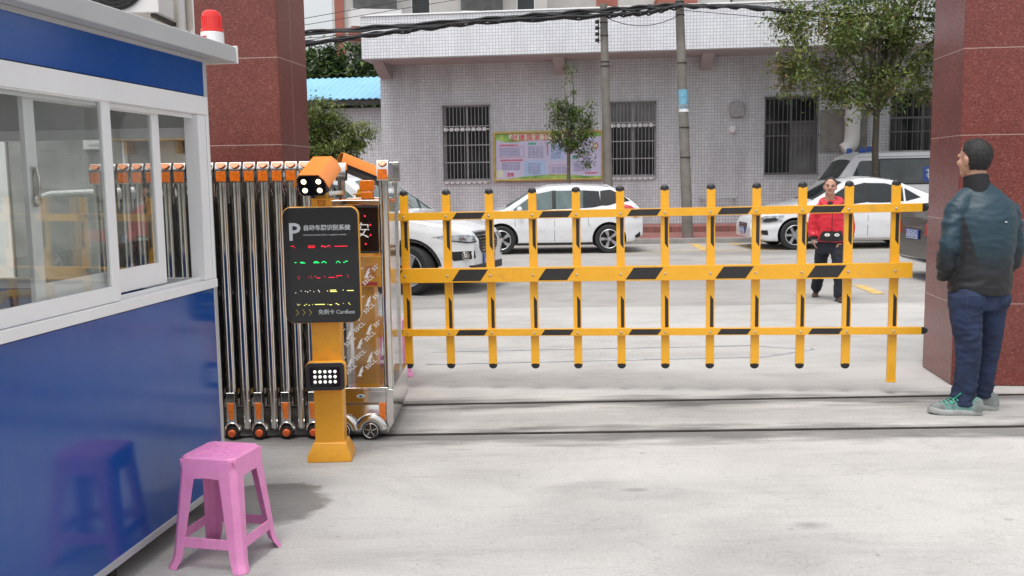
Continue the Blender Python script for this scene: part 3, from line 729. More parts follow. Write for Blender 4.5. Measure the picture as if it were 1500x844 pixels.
mb = MB(); mb.box(-.15, .15, -.10, .10, 1.0515, 1.056, M=T(-1.52, .34, 0, 0, 0, R(12))); mb.box(-.13, .13, -.09, .09, 1.057, 1.061, M=T(-1.50, .35, 0, 0, 0, R(25)))
booth_thing(mb.build('papers', MT['paper_white'], smooth=0), 'sheets of white paper on the counter inside the booth', 'papers')
mb = MB(); mb.tube([(-.62, .30, 1.06), (-.55, .2, 1.085), (-.45, .25, 1.065), (-.35, .4, 1.06), (-.4, .5, 1.06)], .006, 8)
booth_thing(mb.build('black_cord', MT['rubber']), 'thin black cord lying on the counter by the open booth window', 'cord')

# red warning beacon on the booth roof
bc = empty('warning_beacon', (-1.44, 4.76, 2.258), 0, 'red domed warning light on a white base on the booth roof', 'warning light')
mb = MB(); mb.lathe([(.0, 0), (.058, 0), (.058, .075), (.054, .08), (0, .08)]); mb.build('base', MT['white_plastic'], bc)
mb = MB(); mb.box(-.03, .012, -.0605, -.056, .03, .05, M=T(0, 0, 0, 0, 0, R(-25))); mb.build('rating_sticker', MT['print_red'], bc, smooth=0)
prof = [(0, .081), (.056, .081), (.056, .1), (.05, .103)]
mb = MB(); mb.lathe(prof + [(.0495, .12), (.048, .18), (.043, .202), (.03, .212), (0, .213)], 32)
for k in range(24):
    a = 2*PI*k/24; mb.box(-.002, .002, .044, .0515, .106, .175, M=Matrix.Rotation(a, 4, 'Z'))
mb.build('lens', MT['red_lens'], bc); bc.scale = (.95, .95, .78)
mb = MB(); mb.tube([(-.06, .0, .03), (-.12, .02, .006), (-.2, .05, .008), (-.35, .1, .006)], .004, 6); mb.build('wire', MT['red_lens'], bc)

# ------------------------------------------------------------------ retractable gate
gt = empty('retractable_gate', (-1.2, 5.86, 0), 0, 'retractable gate of closely folded chrome posts on wheels', 'retractable gate')
GX, GY = -1.2, 5.86
def G(mb, name, m, parent=gt, bevel=0, smooth=35): return mb.build(name, MT[m], parent, bevel=bevel, smooth=smooth)
def shift(mb, dx):
    mb.v = [Vector((p.x+dx, p.y, p.z)) for p in mb.v]; return mb
def cap_shape(mb, x, y):      # chrome cap with a sloped face, local coords of one post
    mb.loft([[(x-.034,y-.034,1.593),(x+.034,y-.034,1.593),(x+.034,y+.04,1.593),(x-.034,y+.04,1.593)],
             [(x-.036,y-.038,1.668),(x+.036,y-.038,1.668),(x+.036,y+.045,1.668),(x-.036,y+.045,1.668)],
             [(x-.034,y-.012,1.714),(x+.034,y-.012,1.714),(x+.034,y+.045,1.714),(x-.034,y+.045,1.714)]])
def shield(x, y):
    mb = MB(); P = [(-.026,.0),(.026,.0),(.026,-.018),(.012,-.032),(0,-.037),(-.012,-.032),(-.026,-.018)]
    M = T(x, y-.0262, 1.709, R(-30))
    mb.prism(P, -.006, .004, 'y', M=M); return mb
def lower_reflector(x, y):
    mb = MB(); mb.loft([[(x-.016,y-.052,.13),(x+.014,y-.052,.13),(x+.014,y-.03,.13),(x-.016,y-.03,.13)],[(x-.022,y-.058,.235),(x+.02,y-.058,.235),(x+.02,y-.03,.235),(x-.022,y-.03,.235)]]); return mb
protos = {}
N = 16
for i in range(N):
    dx = -.045 - .0845*i            # distance from the gate origin
    par = i % 2
    if par not in protos:
        mb = MB()
        for y in (0, .74):
            mb.cyl((0, y, .06), (0, y, 1.6), .027, n=20)
            cap_shape(mb, 0, y)
        mb.box(-.02, .02, .045, .70, 1.66, 1.70); mb.box(-.018, .018, .03, .71, .2, .24); mb.box(-.018, .018, .03, .71, .9, .93)
        fr = G(mb, 'post_frame', 'chrome')
        G(shield(0, 0), 'cap_reflector', 'amber', fr, .002)
        mb = MB(); mb.box(-.029, .029, -.0385, -.030, 1.598, 1.662)
        for k in (-.012, .012): mb.box(k-.004, k+.004, -.043, -.0385, 1.602, 1.65)
        G(mb, 'block_reflector', 'amber', fr, .003)
        protos[par] = fr
        fresh = True
    else:
        fr = copy_tree(protos[par], gt); fresh = False
    fr.location = (dx, 0, 0)
    if fresh and par == 0:
        mb = MB(); mb.box(-.026, .026, -.062, -.024, .235, .30); mb.box(-.03, .03, -.055, -.02, .10, .235)
        mb.tube([(.045*math.cos(a)-.0, -.03, .045+.062*math.sin(a)) for a in [R(10+16*k) for k in range(11)]], [(.012, .03)]*11, 8, up=(0, 0, 1)); G(mb, 'wheel_guard', 'chrome', fr, .003)
        G(lower_reflector(0, -.006), 'lower_reflector', 'amber', fr, .002)
        mb = MB(); mb.lathe([(0,-.02),(.035,-.02),(.043,-.012),(.043,.012),(.035,.02),(0,.02)], 20, M=T(0, -.035, .045, R(90))); G(mb, 'wheel', 'rubber', fr)
        mb = MB(); mb.lathe([(0,0),(.024,0),(.024,.012),(.018,.02),(0,.021)], 18, M=T(0, -.056, .043, R(90))); G(mb, 'hub_cap', 'hub', fr)
# folding lattice between the posts: crossed bars, dense and dark
mb = MB()
for i in range(N-1):
    x0 = -.045-.0845*i; x1 = x0-.0845
    for y in (.05, .69):
        for k in range(6):
            z = .2+.24*k
            mb.box(-.003, .003, -.008, .008, 0, .30, M=T(x0-.006, y, z, 0, R(-14)))
            mb.box(-.003, .003, -.008, .008, 0, .30, M=T(x1+.006, y+.02, z, 0, R(14)))
    mb.tube([(x0-.042, .03, 1.5), (x0-.03, .02, 1.2), (x0-.042, .03, .9), (x0-.03, .02, .5), (x0-.042, .03, .2)], .012, 8)
    mb.tube([(x0-.042, .72, 1.5), (x0-.042, .72, .2)], .02, 8)
G(mb, 'lattice', 'chrome_dark')
mb = MB(); mb.box(-1.42, -.02, .30, .33, .25, 1.42); G(mb, 'gap_shade_sheet', 'black')  # black sheet added between the post rows, stands in for the dark gaps
# drive head: posts, base cabinet, sign
def gx(x): return x-GX
for x, y in ((-.775, 0.0), (-1.16, 0.02)):
    mb = MB(); mb.cyl((gx(x), y, .3), (gx(x), y, 1.6), .030 if x > -1 else .028, n=24); cap_shape(mb, gx(x), y); p = G(mb, 'head_post', 'chrome')
    G(shield(gx(x), y), 'cap_reflector', 'amber', p, .002)
    mb = MB(); mb.box(gx(x)-.029, gx(x)+.029, y-.0385, y-.030, 1.598, 1.662)
    for k in (-.012, .012): mb.box(gx(x)+k-.004, gx(x)+k+.004, y-.043, y-.0385, 1.602, 1.65)
    G(mb, 'block_reflector', 'amber', p, .003)
mb = MB(); mb.box(gx(-.81), gx(-.775), .72, .76, .02, 1.58); mb.box(gx(-.83), gx(-.76), .70, .78, 1.58, 1.715); mb.box(gx(-.80), gx(-.78), .04, .72, 1.60, 1.70); G(mb, 'head_post', 'chrome', bevel=.004)
mb = MB(); mb.cyl((gx(-1.16), .74, .3), (gx(-1.16), .74, 1.6), .026); cap_shape(mb, gx(-1.16), .74); G(mb, 'head_post', 'chrome')
mb = MB(); mb.box(gx(-1.13), gx(-.80), -.012, .012, 1.45, 1.475); mb.box(gx(-1.13), gx(-.80), .73, .75, 1.45, 1.475); mb.box(gx(-1.15), gx(-1.14), .03, .72, 1.5, 1.53); G(mb, 'top_rail', 'chrome', bevel=.002)
# base cabinet with a bowed mirror front
mb = MB()
rings = []
for x, d in ((-1.2, 0), (-.79, 0)):
    rings.append([(gx(x), y, z) for y, z in ((-.05,.31),(-.06,.30),(-.06,.225),(-.035,.21),(-.05,.15),(-.055,.06),(-.04,.02),(.76,.02),(.77,.25),(.76,.31))])
mb.loft(rings)
hc = G(mb, 'base_cabinet', 'chrome', bevel=.004)
mb = MB(); mb.prism([(gx(-.79), .02), (gx(-.745), .10), (gx(-.745), .31), (gx(-.79), .31)], -.062, .77, 'y'); G(mb, 'end_panel', 'chrome', hc, .004)
mb = MB(); mb.box(gx(-1.2), gx(-.772), -.066, -.05, .302, .322); G(mb, 'top_lip', 'chrome', hc, .003)
mb = MB(); mb.loft([[(gx(-.835), -.064, .225), (gx(-.79), -.064, .225), (gx(-.79), -.05, .225), (gx(-.835), -.05, .225)], [(gx(-.83), -.064, .11), (gx(-.80), -.064, .11), (gx(-.80), -.05, .11), (gx(-.83), -.05, .11)]]); G(mb, 'reflector', 'amber', hc, .003)
mb = MB(); mb.prism([(gx(-.945)+.026*math.cos(a), .268+.011*math.sin(a)) for a in [2*PI*k/20 for k in range(20)]], -.0625, -.0605, 'y'); lg = G(mb, 'maker_badge', 'print_white', hc)
mb = MB(); mb.prism([(gx(-.945)+.02*math.cos(a), .268+.0075*math.sin(a)) for a in [2*PI*k/20 for k in range(20)]], -.0635, -.0626, 'y'); mb.build('badge_ring', MT['notice_blue'], hc, smooth=0)
mb = MB(); mb.prism([(gx(-.945)+.007*math.cos(a), .268+.007*math.sin(a)) for a in [2*PI*k/14 for k in range(14)]], -.0645, -.0636, 'y'); mb.build('badge_centre', MT['black'], hc, smooth=0)
for wx in (-1.06, -.885):
    mb = MB(); mb.lathe([(0,-.025),(.045,-.025),(.058,-.015),(.058,.015),(.045,.025),(0,.025)], 24, M=T(gx(wx), -.075, .06, R(90))); wl = G(mb, 'head_wheel', 'rubber', hc)
    mb = MB()
    for k in range(5): mb.box(-.004, .004, 0, .04, -.004, .004, M=T(gx(wx), -.102, .06, R(90)) @ Matrix.Rotation(2*PI*k/5, 4, 'Z'))
    mb.tube([(gx(wx)+.045*math.cos(a), -.102, .06+.045*math.sin(a)) for a in [2*PI*k/24 for k in range(25)]], .003, 6)
    mb.tube([(gx(wx)+.075*math.cos(a), -.085, .055+.075*math.sin(a)) for a in [R(5+15*k) for k in range(12)]], [(.012, .03)]*12, 8, up=(0, 1, 0)); G(mb, 'wheel_guard', 'chrome', hc)
# LED sign between the head posts
mb = MB(); mb.prism(rrect(gx(-1.13), gx(-.81), 1.15, 1.445, .01), -.02, .05, 'y'); sg = G(mb, 'led_sign', 'black_gloss', bevel=.003)
mb = MB(); mb.box(gx(-1.13), gx(-.81), -.026, -.021, 1.150, 1.165); mb.box(gx(-1.13), gx(-.81), -.026, -.021, 1.43, 1.445); G(mb, 'sign_frame', 'black', sg)
cxs, czs = gx(-.975), 1.293
mb = MB(); mb.tube([(cxs+.12*math.cos(a), -.022, czs+.12*math.sin(a)) for a in [2*PI*k/48 for k in range(49)]], [(.007, .002)]*49, 6, up=(0, 1, 0)); G(mb, 'light_ring', 'trim', sg)
mb = MB()
for k in range(12):
    a = 2*PI*(k+.5)/12; mb.ell((cxs+.12*math.cos(a), -.025, czs+.12*math.sin(a)), (.006, .003, .006), 10, 6)
G(mb, 'red_leds', 'led_red', sg)
v, f = text_mesh('平安', .105, .001, -.0005); mb = MB(); mb.add(v, f, M=T(cxs-.095, -.0225, czs-.04)); G(mb, 'sign_lettering', 'print_white', sg, smooth=0)
# amber beacon on the head
mb = MB(); mb.prism(rrect(-.05, .05, 0, .075, .02), -.03, .03, 'y', M=T(gx(-.955), .55, 1.52)); mb.box(-.04, .04, -.03, .03, -.05, 0, M=T(gx(-.955), .55, 1.52)); mb.box(-.35, .18, -.012, .012, -.075, -.05, M=T(gx(-.955), .55, 1.52)); G(mb, 'amber_beacon', 'amber', bevel=.006)
# clear protective film with repeated lettering, stretched across the lower head frame
mb = MB(); mb.box(gx(-1.14), gx(-.81), .012, .0145, .33, 1.14); fl = G(mb, 'plastic_film', 'film')
mb = MB(); mb.box(gx(-.795), gx(-.787), .04, .72, .31, 1.56); G(mb, 'side_film', 'film')
mb = MB()
v, f = text_mesh('SSCL', .035, .0003, .001, spacing=1.15)
for r_ in range(9):
    for c_ in range(4):
        M = T(gx(-1.16)+c_*.125+(r_ % 2)*.06, .0105, .36+r_*.088+c_*.03, 0, R(-42))
        mb.add(v, f, M=M)
        wing = [(0,.0),(.02,.006),(.045,.02),(.075,.024),(.06,.012),(.05,.008),(.055,.0),(.03,-.004),(.02,-.02),(.01,-.008)]
        mb.prism([(x-.075, z+.012) for x, z in wing], -.0003, .0003, 'y', M=M)
bb = MB()
x0, x1, z0, z1 = gx(-1.13), gx(-.82), .34, 1.13
for fc in mb.f:
    if all(x0 < mb.v[i].x < x1 and z0 < mb.v[i].z < z1 for i in fc): bb.add([mb.v[i] for i in fc], [tuple(range(len(fc)))])
bb.build('film_lettering', MT['print_white'], fl, smooth=0, recalc=False)

# ------------------------------------------------------------------ plate-recognition kiosks
def kiosk(name, loc, rz, lab, face=True):
    k = empty(name, loc, rz, lab, 'parking kiosk', 'plate recognition kiosks at the gate')
    def K(mb, nm, m, parent=k, bevel=.004, smooth=35): return mb.build(nm, MT[m], parent, bevel=bevel, smooth=smooth)
    mb = MB(); mb.box(-.0825, .0825, -.06, .06, .09, 1.40); K(mb, 'column', 'orange', bevel=.006)
    mb = MB(); q = lambda a, b, z: [(-a, -b, z), (a, -b, z), (a, b, z), (-a, b, z)]
    mb.loft([q(.125, .10, 0), q(.125, .10, .03), q(.094, .072, .105), q(.0825, .0605, .11)]); K(mb, 'base', 'orange')
    # lamp box
    mb = MB(); mb.prism(rrect(-.11, .11, .425, .585, .025), -.125, -.061, 'y'); lb = K(mb, 'lamp_box', 'orange', bevel=.003)
    mb = MB(); mb.prism(rrect(-.107, .107, .427, .583, .024), -.14, -.1255, 'y'); K(mb, 'lamp_face', 'black', lb, .003)
    mb = MB(); mb.prism(rrect(-.085, .085, .45, .56, .008), -.142, -.1405, 'y'); K(mb, 'lamp_window', 'black_gloss', lb, 0)
    mb = MB()
    for a in range(5):
        for b in range(3): mb.lathe([(0,-.003),(.009,-.003),(.009,.002),(.005,.006),(0,.006)], 12, M=T(-.056+a*.028, -.143, .477+b*.029, R(90)))
    K(mb, 'lamp_lens', 'led_white', lb, 0)
    # display
    mb = MB(); mb.prism(rrect(-.21, .21, .805, 1.455, .05, 8), -.105, -.061, 'y'); dp = K(mb, 'display_housing', 'orange', bevel=.004)
    mb = MB(); mb.prism(rrect(-.206, .206, .809, 1.451, .047, 8), -.118, -.1055, 'y'); K(mb, 'display_face', 'black_gloss', dp, .003)
    yf = -.1185
    if face:
        def tx(s, size, x, z, m, bold=0, nm='lettering', sp=1.0):
            v, f = text_mesh(s, size, .0006, bold, spacing=sp); mb = MB(); mb.add(v, f, M=T(x, yf-.0003, z)); K(mb, nm, m, dp, 0, 0)
        tx('P', .135, -.178, 1.272, 'print_grey', .0025)
        tx('自动车牌识别系统', .033, -.095, 1.327, 'print_grey', .0007, sp=.97)
        tx('Automatic license plate recognition system', .0137, -.095, 1.296, 'print_grey', 0, sp=1.0)
        tx('免刷卡 Cardless', .0305, -.028, .858, 'print_grey', .0002, sp=.98)
        mb = MB()
        for c in range(3):
            x = -.152+c*.036
            mb.prism([(x, .885), (x+.004, .885), (x+.017, .868), (x+.004, .851), (x, .851), (x+.0125, .868)], yf-.0008, yf, 'y')
        K(mb, 'chevrons', 'print_gold', dp, 0, 0)
        # scan lines of the LED rows: (z, material, dashes as x0,x1,dz)
        rows = [(1.235, 'led_red', [(-.165,-.147,.004),(-.146,-.142,-.004),(-.07,-.035,.004),(-.07,-.035,-.005),(-.07,-.066,0),(-.037,-.033,0),(.0,.03,0),(.004,.01,.005),(.02,.026,-.005),(.034,.05,.004),(.034,.038,-.003),(.048,.052,-.003),(.075,.146,0)]),
                (1.148, 'led_green', [(-.148,-.138,0),(-.118,-.1,.001),(-.114,-.09,-.003),(-.04,-.02,.003),(-.045,-.012,-.003),(.005,.02,.003),(.0,.006,-.003),(.018,.028,-.003),(.085,.098,.003),(.08,.086,-.004),(.097,.104,-.004),(.13,.145,.003),(.12,.13,-.003)]),
                (1.065, 'led_red', [(-.13,-.126,.003),(-.129,-.126,-.008),(-.075,-.072,.0),(-.06,-.057,.006),(-.058,-.055,-.006),(-.04,-.033,.004),(-.03,-.01,-.005),(.012,.016,.002),(.035,.07,-.003),(.078,.112,.006),(.08,.084,-.002),(.14,.143,.008),(.142,.146,-.002)]),
                (.987, 'led_pale', [(-.15,-.147,-.008),(-.12,-.117,.002),(-.097,-.093,0),(-.085,-.08,-.004),(-.07,-.067,.003),(-.05,-.047,-.003),(-.025,-.02,.004),(-.02,-.016,-.004)]),
                (.987, 'led_yellow', [(.025,.03,.0),(.042,.08,-.004),(.042,.075,.004),(.112,.116,.003),(.135,.172,0)]),
                (.912, 'led_yellow', [(-.143,-.14,.003),(-.138,-.134,-.003),(-.13,-.127,.002),(-.105,-.1,-.004),(-.095,-.09,.002),(-.08,-.074,-.003),(-.06,-.057,.0),(-.045,.01,0),(.025,.028,0),(.035,.05,-.003),(.07,.08,.003),(.08,.09,-.003),(.112,.115,.003),(.14,.146,.005),(.147,.151,-.003)])]
        for z, m, ds in rows:
            mb = MB()
            for a, b, dz in ds: mb.box(a, b, yf-.0008, yf, z+dz-.0018, z+dz+.0018)
            K(mb, 'led_row', m, dp, 0, 0)
    # neck bracket
    mb = MB(); mb.box(-.055, -.02, -.05, -.03, 1.40, 1.50); mb.box(.02, .055, -.05, -.03, 1.40, 1.50); mb.box(-.06, .06, -.055, .04, 1.49, 1.50); mb.box(-.03, .03, -.03, .03, 1.45, 1.53); K(mb, 'bracket', 'orange', bevel=.003)
    return k, K
def camera_head(K, M, group_flip=False):
    """weatherproof camera, local -y is where it looks"""
    mb = MB(); oct_ = [(-.07,-.035),(-.05,-.06),(.05,-.06),(.07,-.035),(.07,.03),(.05,.05),(-.05,.05),(-.07,.03)]
    mb.loft([[(x, -.15, z) for x, z in oct_], [(x*.96, .17, z*.96) for x, z in oct_]], M=M); c = K(mb, 'camera', 'black')
    mb = MB(); mb.prism([(x*.9, z*.9) for x, z in oct_], -.1545, -.1505, 'y', M=M); K(mb, 'camera_glass', 'black_gloss', c, 0)
    mb = MB()
    sh = [(-.088,-.012),(-.074,.036),(-.048,.064),(.048,.064),(.074,.036),(.088,-.012),(.083,-.012),(.070,.033),(.046,.058),(-.046,.058),(-.070,.033),(-.083,-.012)]
    mb.loft([[(x, -.19+(.02 if abs(x) > .08 else 0), z) for x, z in sh], [(x*.97, .20, z*.98) for x, z in sh]], M=M); K(mb, 'sunshade', 'orange_cover', c, .002, 30)
    for x in (-.036, .036):
        for z in (-.028, .018):
            mb = MB(); mb.lathe([(0,-.004),(.0125,-.004),(.0125,.004),(.007,.008),(0,.009)], 16, M=M @ T(x, -.1555, z, R(90))); K(mb, 'lamp', 'led_warm', c, 0)
    mb = MB(); mb.tube([(-.02, .18, -.02), (-.02, .24, -.04), (-.02, .25, -.14), (.0, .12, -.24)], .012, 8, M=M); K(mb, 'cable', 'rubber', c, 0)
    return c
k1, K1 = kiosk('parking_kiosk', (-1.058, 5.40, 0), R(2), 'orange plate recognition kiosk showing its black LED display, nearest the pink stool')
camera_head(K1, T(-.022, -.02, 1.615, R(22), 0, R(-9)) @ Matrix.Diagonal((1.16, .72, 1.12, 1)))
k2, K2 = kiosk('parking_kiosk', (-1.08, 6.98, 0), R(176), 'orange kiosk seen from behind through the printed film of the gate head', face=False)
camera_head(K2, T(-.02, -.02, 1.66, R(22), 0, R(-62)))
mb = MB(); mb.prism(rrect(-.15, .15, .82, 1.05, .03), .0605, .075, 'y'); K2(mb, 'service_cover', 'orange')
mb = MB()
for a, b in ((-.1, .09), (-.1, .05)):
    pass
for r_ in range(4): mb.box(-.10, -.02, .0755, .0765, .90+r_*.022, .906+r_*.022)
mb.box(-.11, .11, .0755, .0765, .835, .86)
K2(mb, 'printed_marks', 'print_red', bevel=0, smooth=0)

# ------------------------------------------------------------------ barrier with its fence arm
br = empty('barrier_gate', (-.79, 7.2, 0), R(-6.5), 'long yellow barrier arm with black stripes and hanging uprights across the exit', 'barrier')
tilt = Matrix.Rotation(R(-.5), 4, 'Y')
def A(mb, nm, mats, parent=br, bevel=.003, smooth=35):
    return mb.build(nm, [MT[m] for m in mats], parent, bevel=bevel, smooth=smooth)
mb = MB(); mb.prism(rrect(-1.02, -.62, 0, 1.02, .03), -.16, .16, 'y'); A(mb, 'cabinet', ('orange',), bevel=.01)
mb = MB(); mb.box(-.66, -.10, -.055, -.015, .83, .94); A(mb, 'arm_clamp', ('yellow',))
def beam(nm, x0, x1, zc, h, y0, y1, gaps, capped, m='yellow'):
    mb = MB(); mb.box(x0, x1, y0, y1, zc-h/2, zc+h/2, 0, tilt)
    for g in gaps:
        a = .065+.3225*g; sl = h*.55; hh = h*.40
        mb.prism([(a-sl/2, zc-hh), (a+.215-sl/2, zc-hh), (a+.215+sl/2, zc+hh), (a+sl/2, zc+hh)], y0-.0015, y0+.001, 'y', 1, tilt)
    for i in range(12): mb.lathe([(0,0),(.009,0),(.007,.004),(0,.006)], 10, 2, tilt @ T(.3225*i, y0, zc-.004, R(90)))
    b = A(mb, nm, (m, 'black_tape', 'steel'))
    if capped:
        mb = MB(); mb.box(x1, x1+.02, y0+.002, y1-.002, zc-h/2+.001, zc+h/2-.001, 0, tilt); mb.ell((x1+.018, (y0+y1)/2, zc), (.03, (y1-y0)/2-.002, h/2-.002), 14, 8, 0, tilt); A(mb, 'end_cap', ('black',), b)
    return b
gaps = (-1, 1, 3, 5, 7, 9)
beam('top_rail', -.24, 3.725, 1.318, .058, -.045, -.016, gaps, True)
beam('main_beam', -.24, 3.665, .875, .108, -.055, -.016, gaps, False)
beam('lower_rail', -.24, 3.74, .440, .052, -.045, -.016, gaps, True)
up = None
for i in range(12):
    last = i == 11
    if up is None or last:
        z0 = .07 if last else .195; z1 = 1.478
        mb = MB(); mb.box(-.03, .03, -.015, .015, z0, z1)
        mb.prism([(-.002, 1.28), (.022, 1.28), (.022, 1.055), (-.002, 1.09)], -.0165, -.014, 'y', 1)
        mb.prism([(-.002, .47), (.022, .47), (.022, .675), (-.002, .71)], -.0165, -.014, 'y', 1)
        u = A(mb, 'upright', ('yellow', 'black_tape'))
        def cap(z, s):
            m2 = MB(); m2.cyl((0, 0, z-s*.004), (0, 0, z+s*.012), .0315, n=18); m2.ell((0, 0, z+s*.012), (.0315, .0315, .026), 18, 10)
            m2.v = [Vector((p.x, p.y*.55, p.z)) for p in m2.v]; A(m2, 'end_cap', ('black',), u, 0)
        cap(z1, 1)
        if not last: cap(z0, -1)
        else:
            m2 = MB(); m2.box(-.034, .034, -.018, .018, z0-.012, z0); A(m2, 'foot_plate', ('yellow',), u)
        if up is None: up = u
    else: u = copy_tree(up, br)
    p = tilt @ Vector((.3225*i, 0, 0)); u.location = p; u.rotation_euler = (0, R(-.5) + R(.35 if i > 6 else 0), 0)

# ------------------------------------------------------------------ pink plastic stool
st = empty('plastic_stool', (-1.243, 3.95, 0), R(-13), 'pink plastic stool standing beside the blue booth', 'stool')
hh = lambda z: .150 - (.150-.112)*z/.43
wd = lambda z: .046 + .026*z/.43
for sx, sy in ((1, -1), (1, 1), (-1, 1), (-1, -1)):
    rings = []
    for z, fl in ((0, .012), (.012, .010), (.03, .003), (.06, 0), (.15, 0), (.25, 0), (.34, 0), (.42, 0)):
        h = hh(z)+fl; w_ = wd(z); c = .02; t = .006
        P = [(h, h-w_), (h, h-c), (h-c, h), (h-w_, h), (h-w_, h-t), (h-c-.002, h-t), (h-t, h-c-.002), (h-t, h-w_)]
        rings.append([(sx*x, sy*y, z) for x, y in P])
    mb = MB(); mb.loft(rings); mb.build('leg', MT['pink'], st, bevel=.0025, smooth=30)
def side(poly, k):   # outline in (s, z) laid on the sloping side face k
    mb = MB(); a = Matrix.Rotation(PI/2*k, 4, 'Z'); n = len(poly); vs_ = []
    for t in (0, .006):
        for s_, z in poly: vs_.append(a @ Vector((s_, -(hh(z)-.0006)+t, z)))
    f = [tuple(range(n)), tuple(range(2*n-1, n-1, -1))]+[(i, i+n, (i+1) % n+n, (i+1) % n) for i in range(n)]
    mb.add(vs_, f); return mb
for k in range(4):
    arch = [(-.112, .422), (-.112, .36)]
    xi = hh(.3)-wd(.3)+.003
    pts = [(-xi, .30), (-xi*.985, .325), (-xi*.93, .343), (-xi*.83, .352), (0, .356), (xi*.83, .352), (xi*.93, .343), (xi*.985, .325), (xi, .30)]
    poly = [(-.108, .424), (-xi-.012, .30)] + pts + [(xi+.012, .30), (.108, .424)]
    side(poly, k).build('apron', MT['pink'], st, bevel=.002, smooth=30)
    xs = hh(.1)-wd(.1)+.004
    side([(-xs, .088), (-xs+.004, .128), (-xs+.014, .126), (xs-.014, .126), (xs-.004, .128), (xs, .088), (xs-.012, .086), (-xs+.012, .086)], k).build('stretcher', MT['pink'], st, bevel=.002, smooth=30)
mb = MB(); h = hh(.425); oc = lambda h, c: [(h,-h+c),(h,h-c),(h-c,h),(-h+c,h),(-h,h-c),(-h,-h+c),(-h+c,-h),(h-c,-h)]
mb.loft([[(x, y, .415) for x, y in oc(h, .02)], [(x, y, .428) for x, y in oc(h-.001, .02)], [(x, y, .436) for x, y in oc(h-.008, .02)]])
for k in range(8):   # raised rays and ring moulded into the seat
    a = k*PI/4; d = Vector((math.cos(a), math.sin(a), 0)); n = Vector((-d.y, d.x, 0)); L_ = .092 if k % 2 == 0 else .115
    mb.tube([d*.028+Vector((0,0,.436)), d*L_*.9+Vector((0,0,.436))], [(.003, .0015)]*2, 6)
mb.tube([(.027*math.cos(a), .027*math.sin(a), .4365) for a in [2*PI*k/24 for k in range(25)]], .0022, 6)
for rr in (.06, .085):
    mb.tube([(rr*math.cos(a), rr*math.sin(a), .436) for a in [2*PI*k/32 for k in range(33)]], .0014, 6)
mb.build('seat', MT['pink'], st, bevel=.002, smooth=30)

st.scale = (1.11, 1.11, 1.08)
st2 = copy_tree(st); st2.location = (-1.03, 7.75, 0); st2.rotation_euler.z = R(20)
tag(st2, 'pink plastic stool half hidden behind the printed film of the gate head')
# ------------------------------------------------------------------ vehicles
def interp(tab, x):
    if x <= tab[0][0]: return tab[0][1]
    for (a, p), (b, q) in zip(tab, tab[1:]):
        if x <= b:
            t = (x-a)/(b-a); return p+(q-p)*t
    return tab[-1][1]
def smooth_tab(tab, n=3, w=.06):
    """softens the corners of a polyline profile"""
    xs = [tab[0][0]+(tab[-1][0]-tab[0][0])*i/240 for i in range(241)]
    ys = [interp(tab, x) for x in xs]
    for _ in range(n):
        ys = [ys[0]]+[(ys[i-1]+2*ys[i]+ys[i+1])/4 for i in range(1, 240)]+[ys[-1]]
    return list(zip(xs, ys))

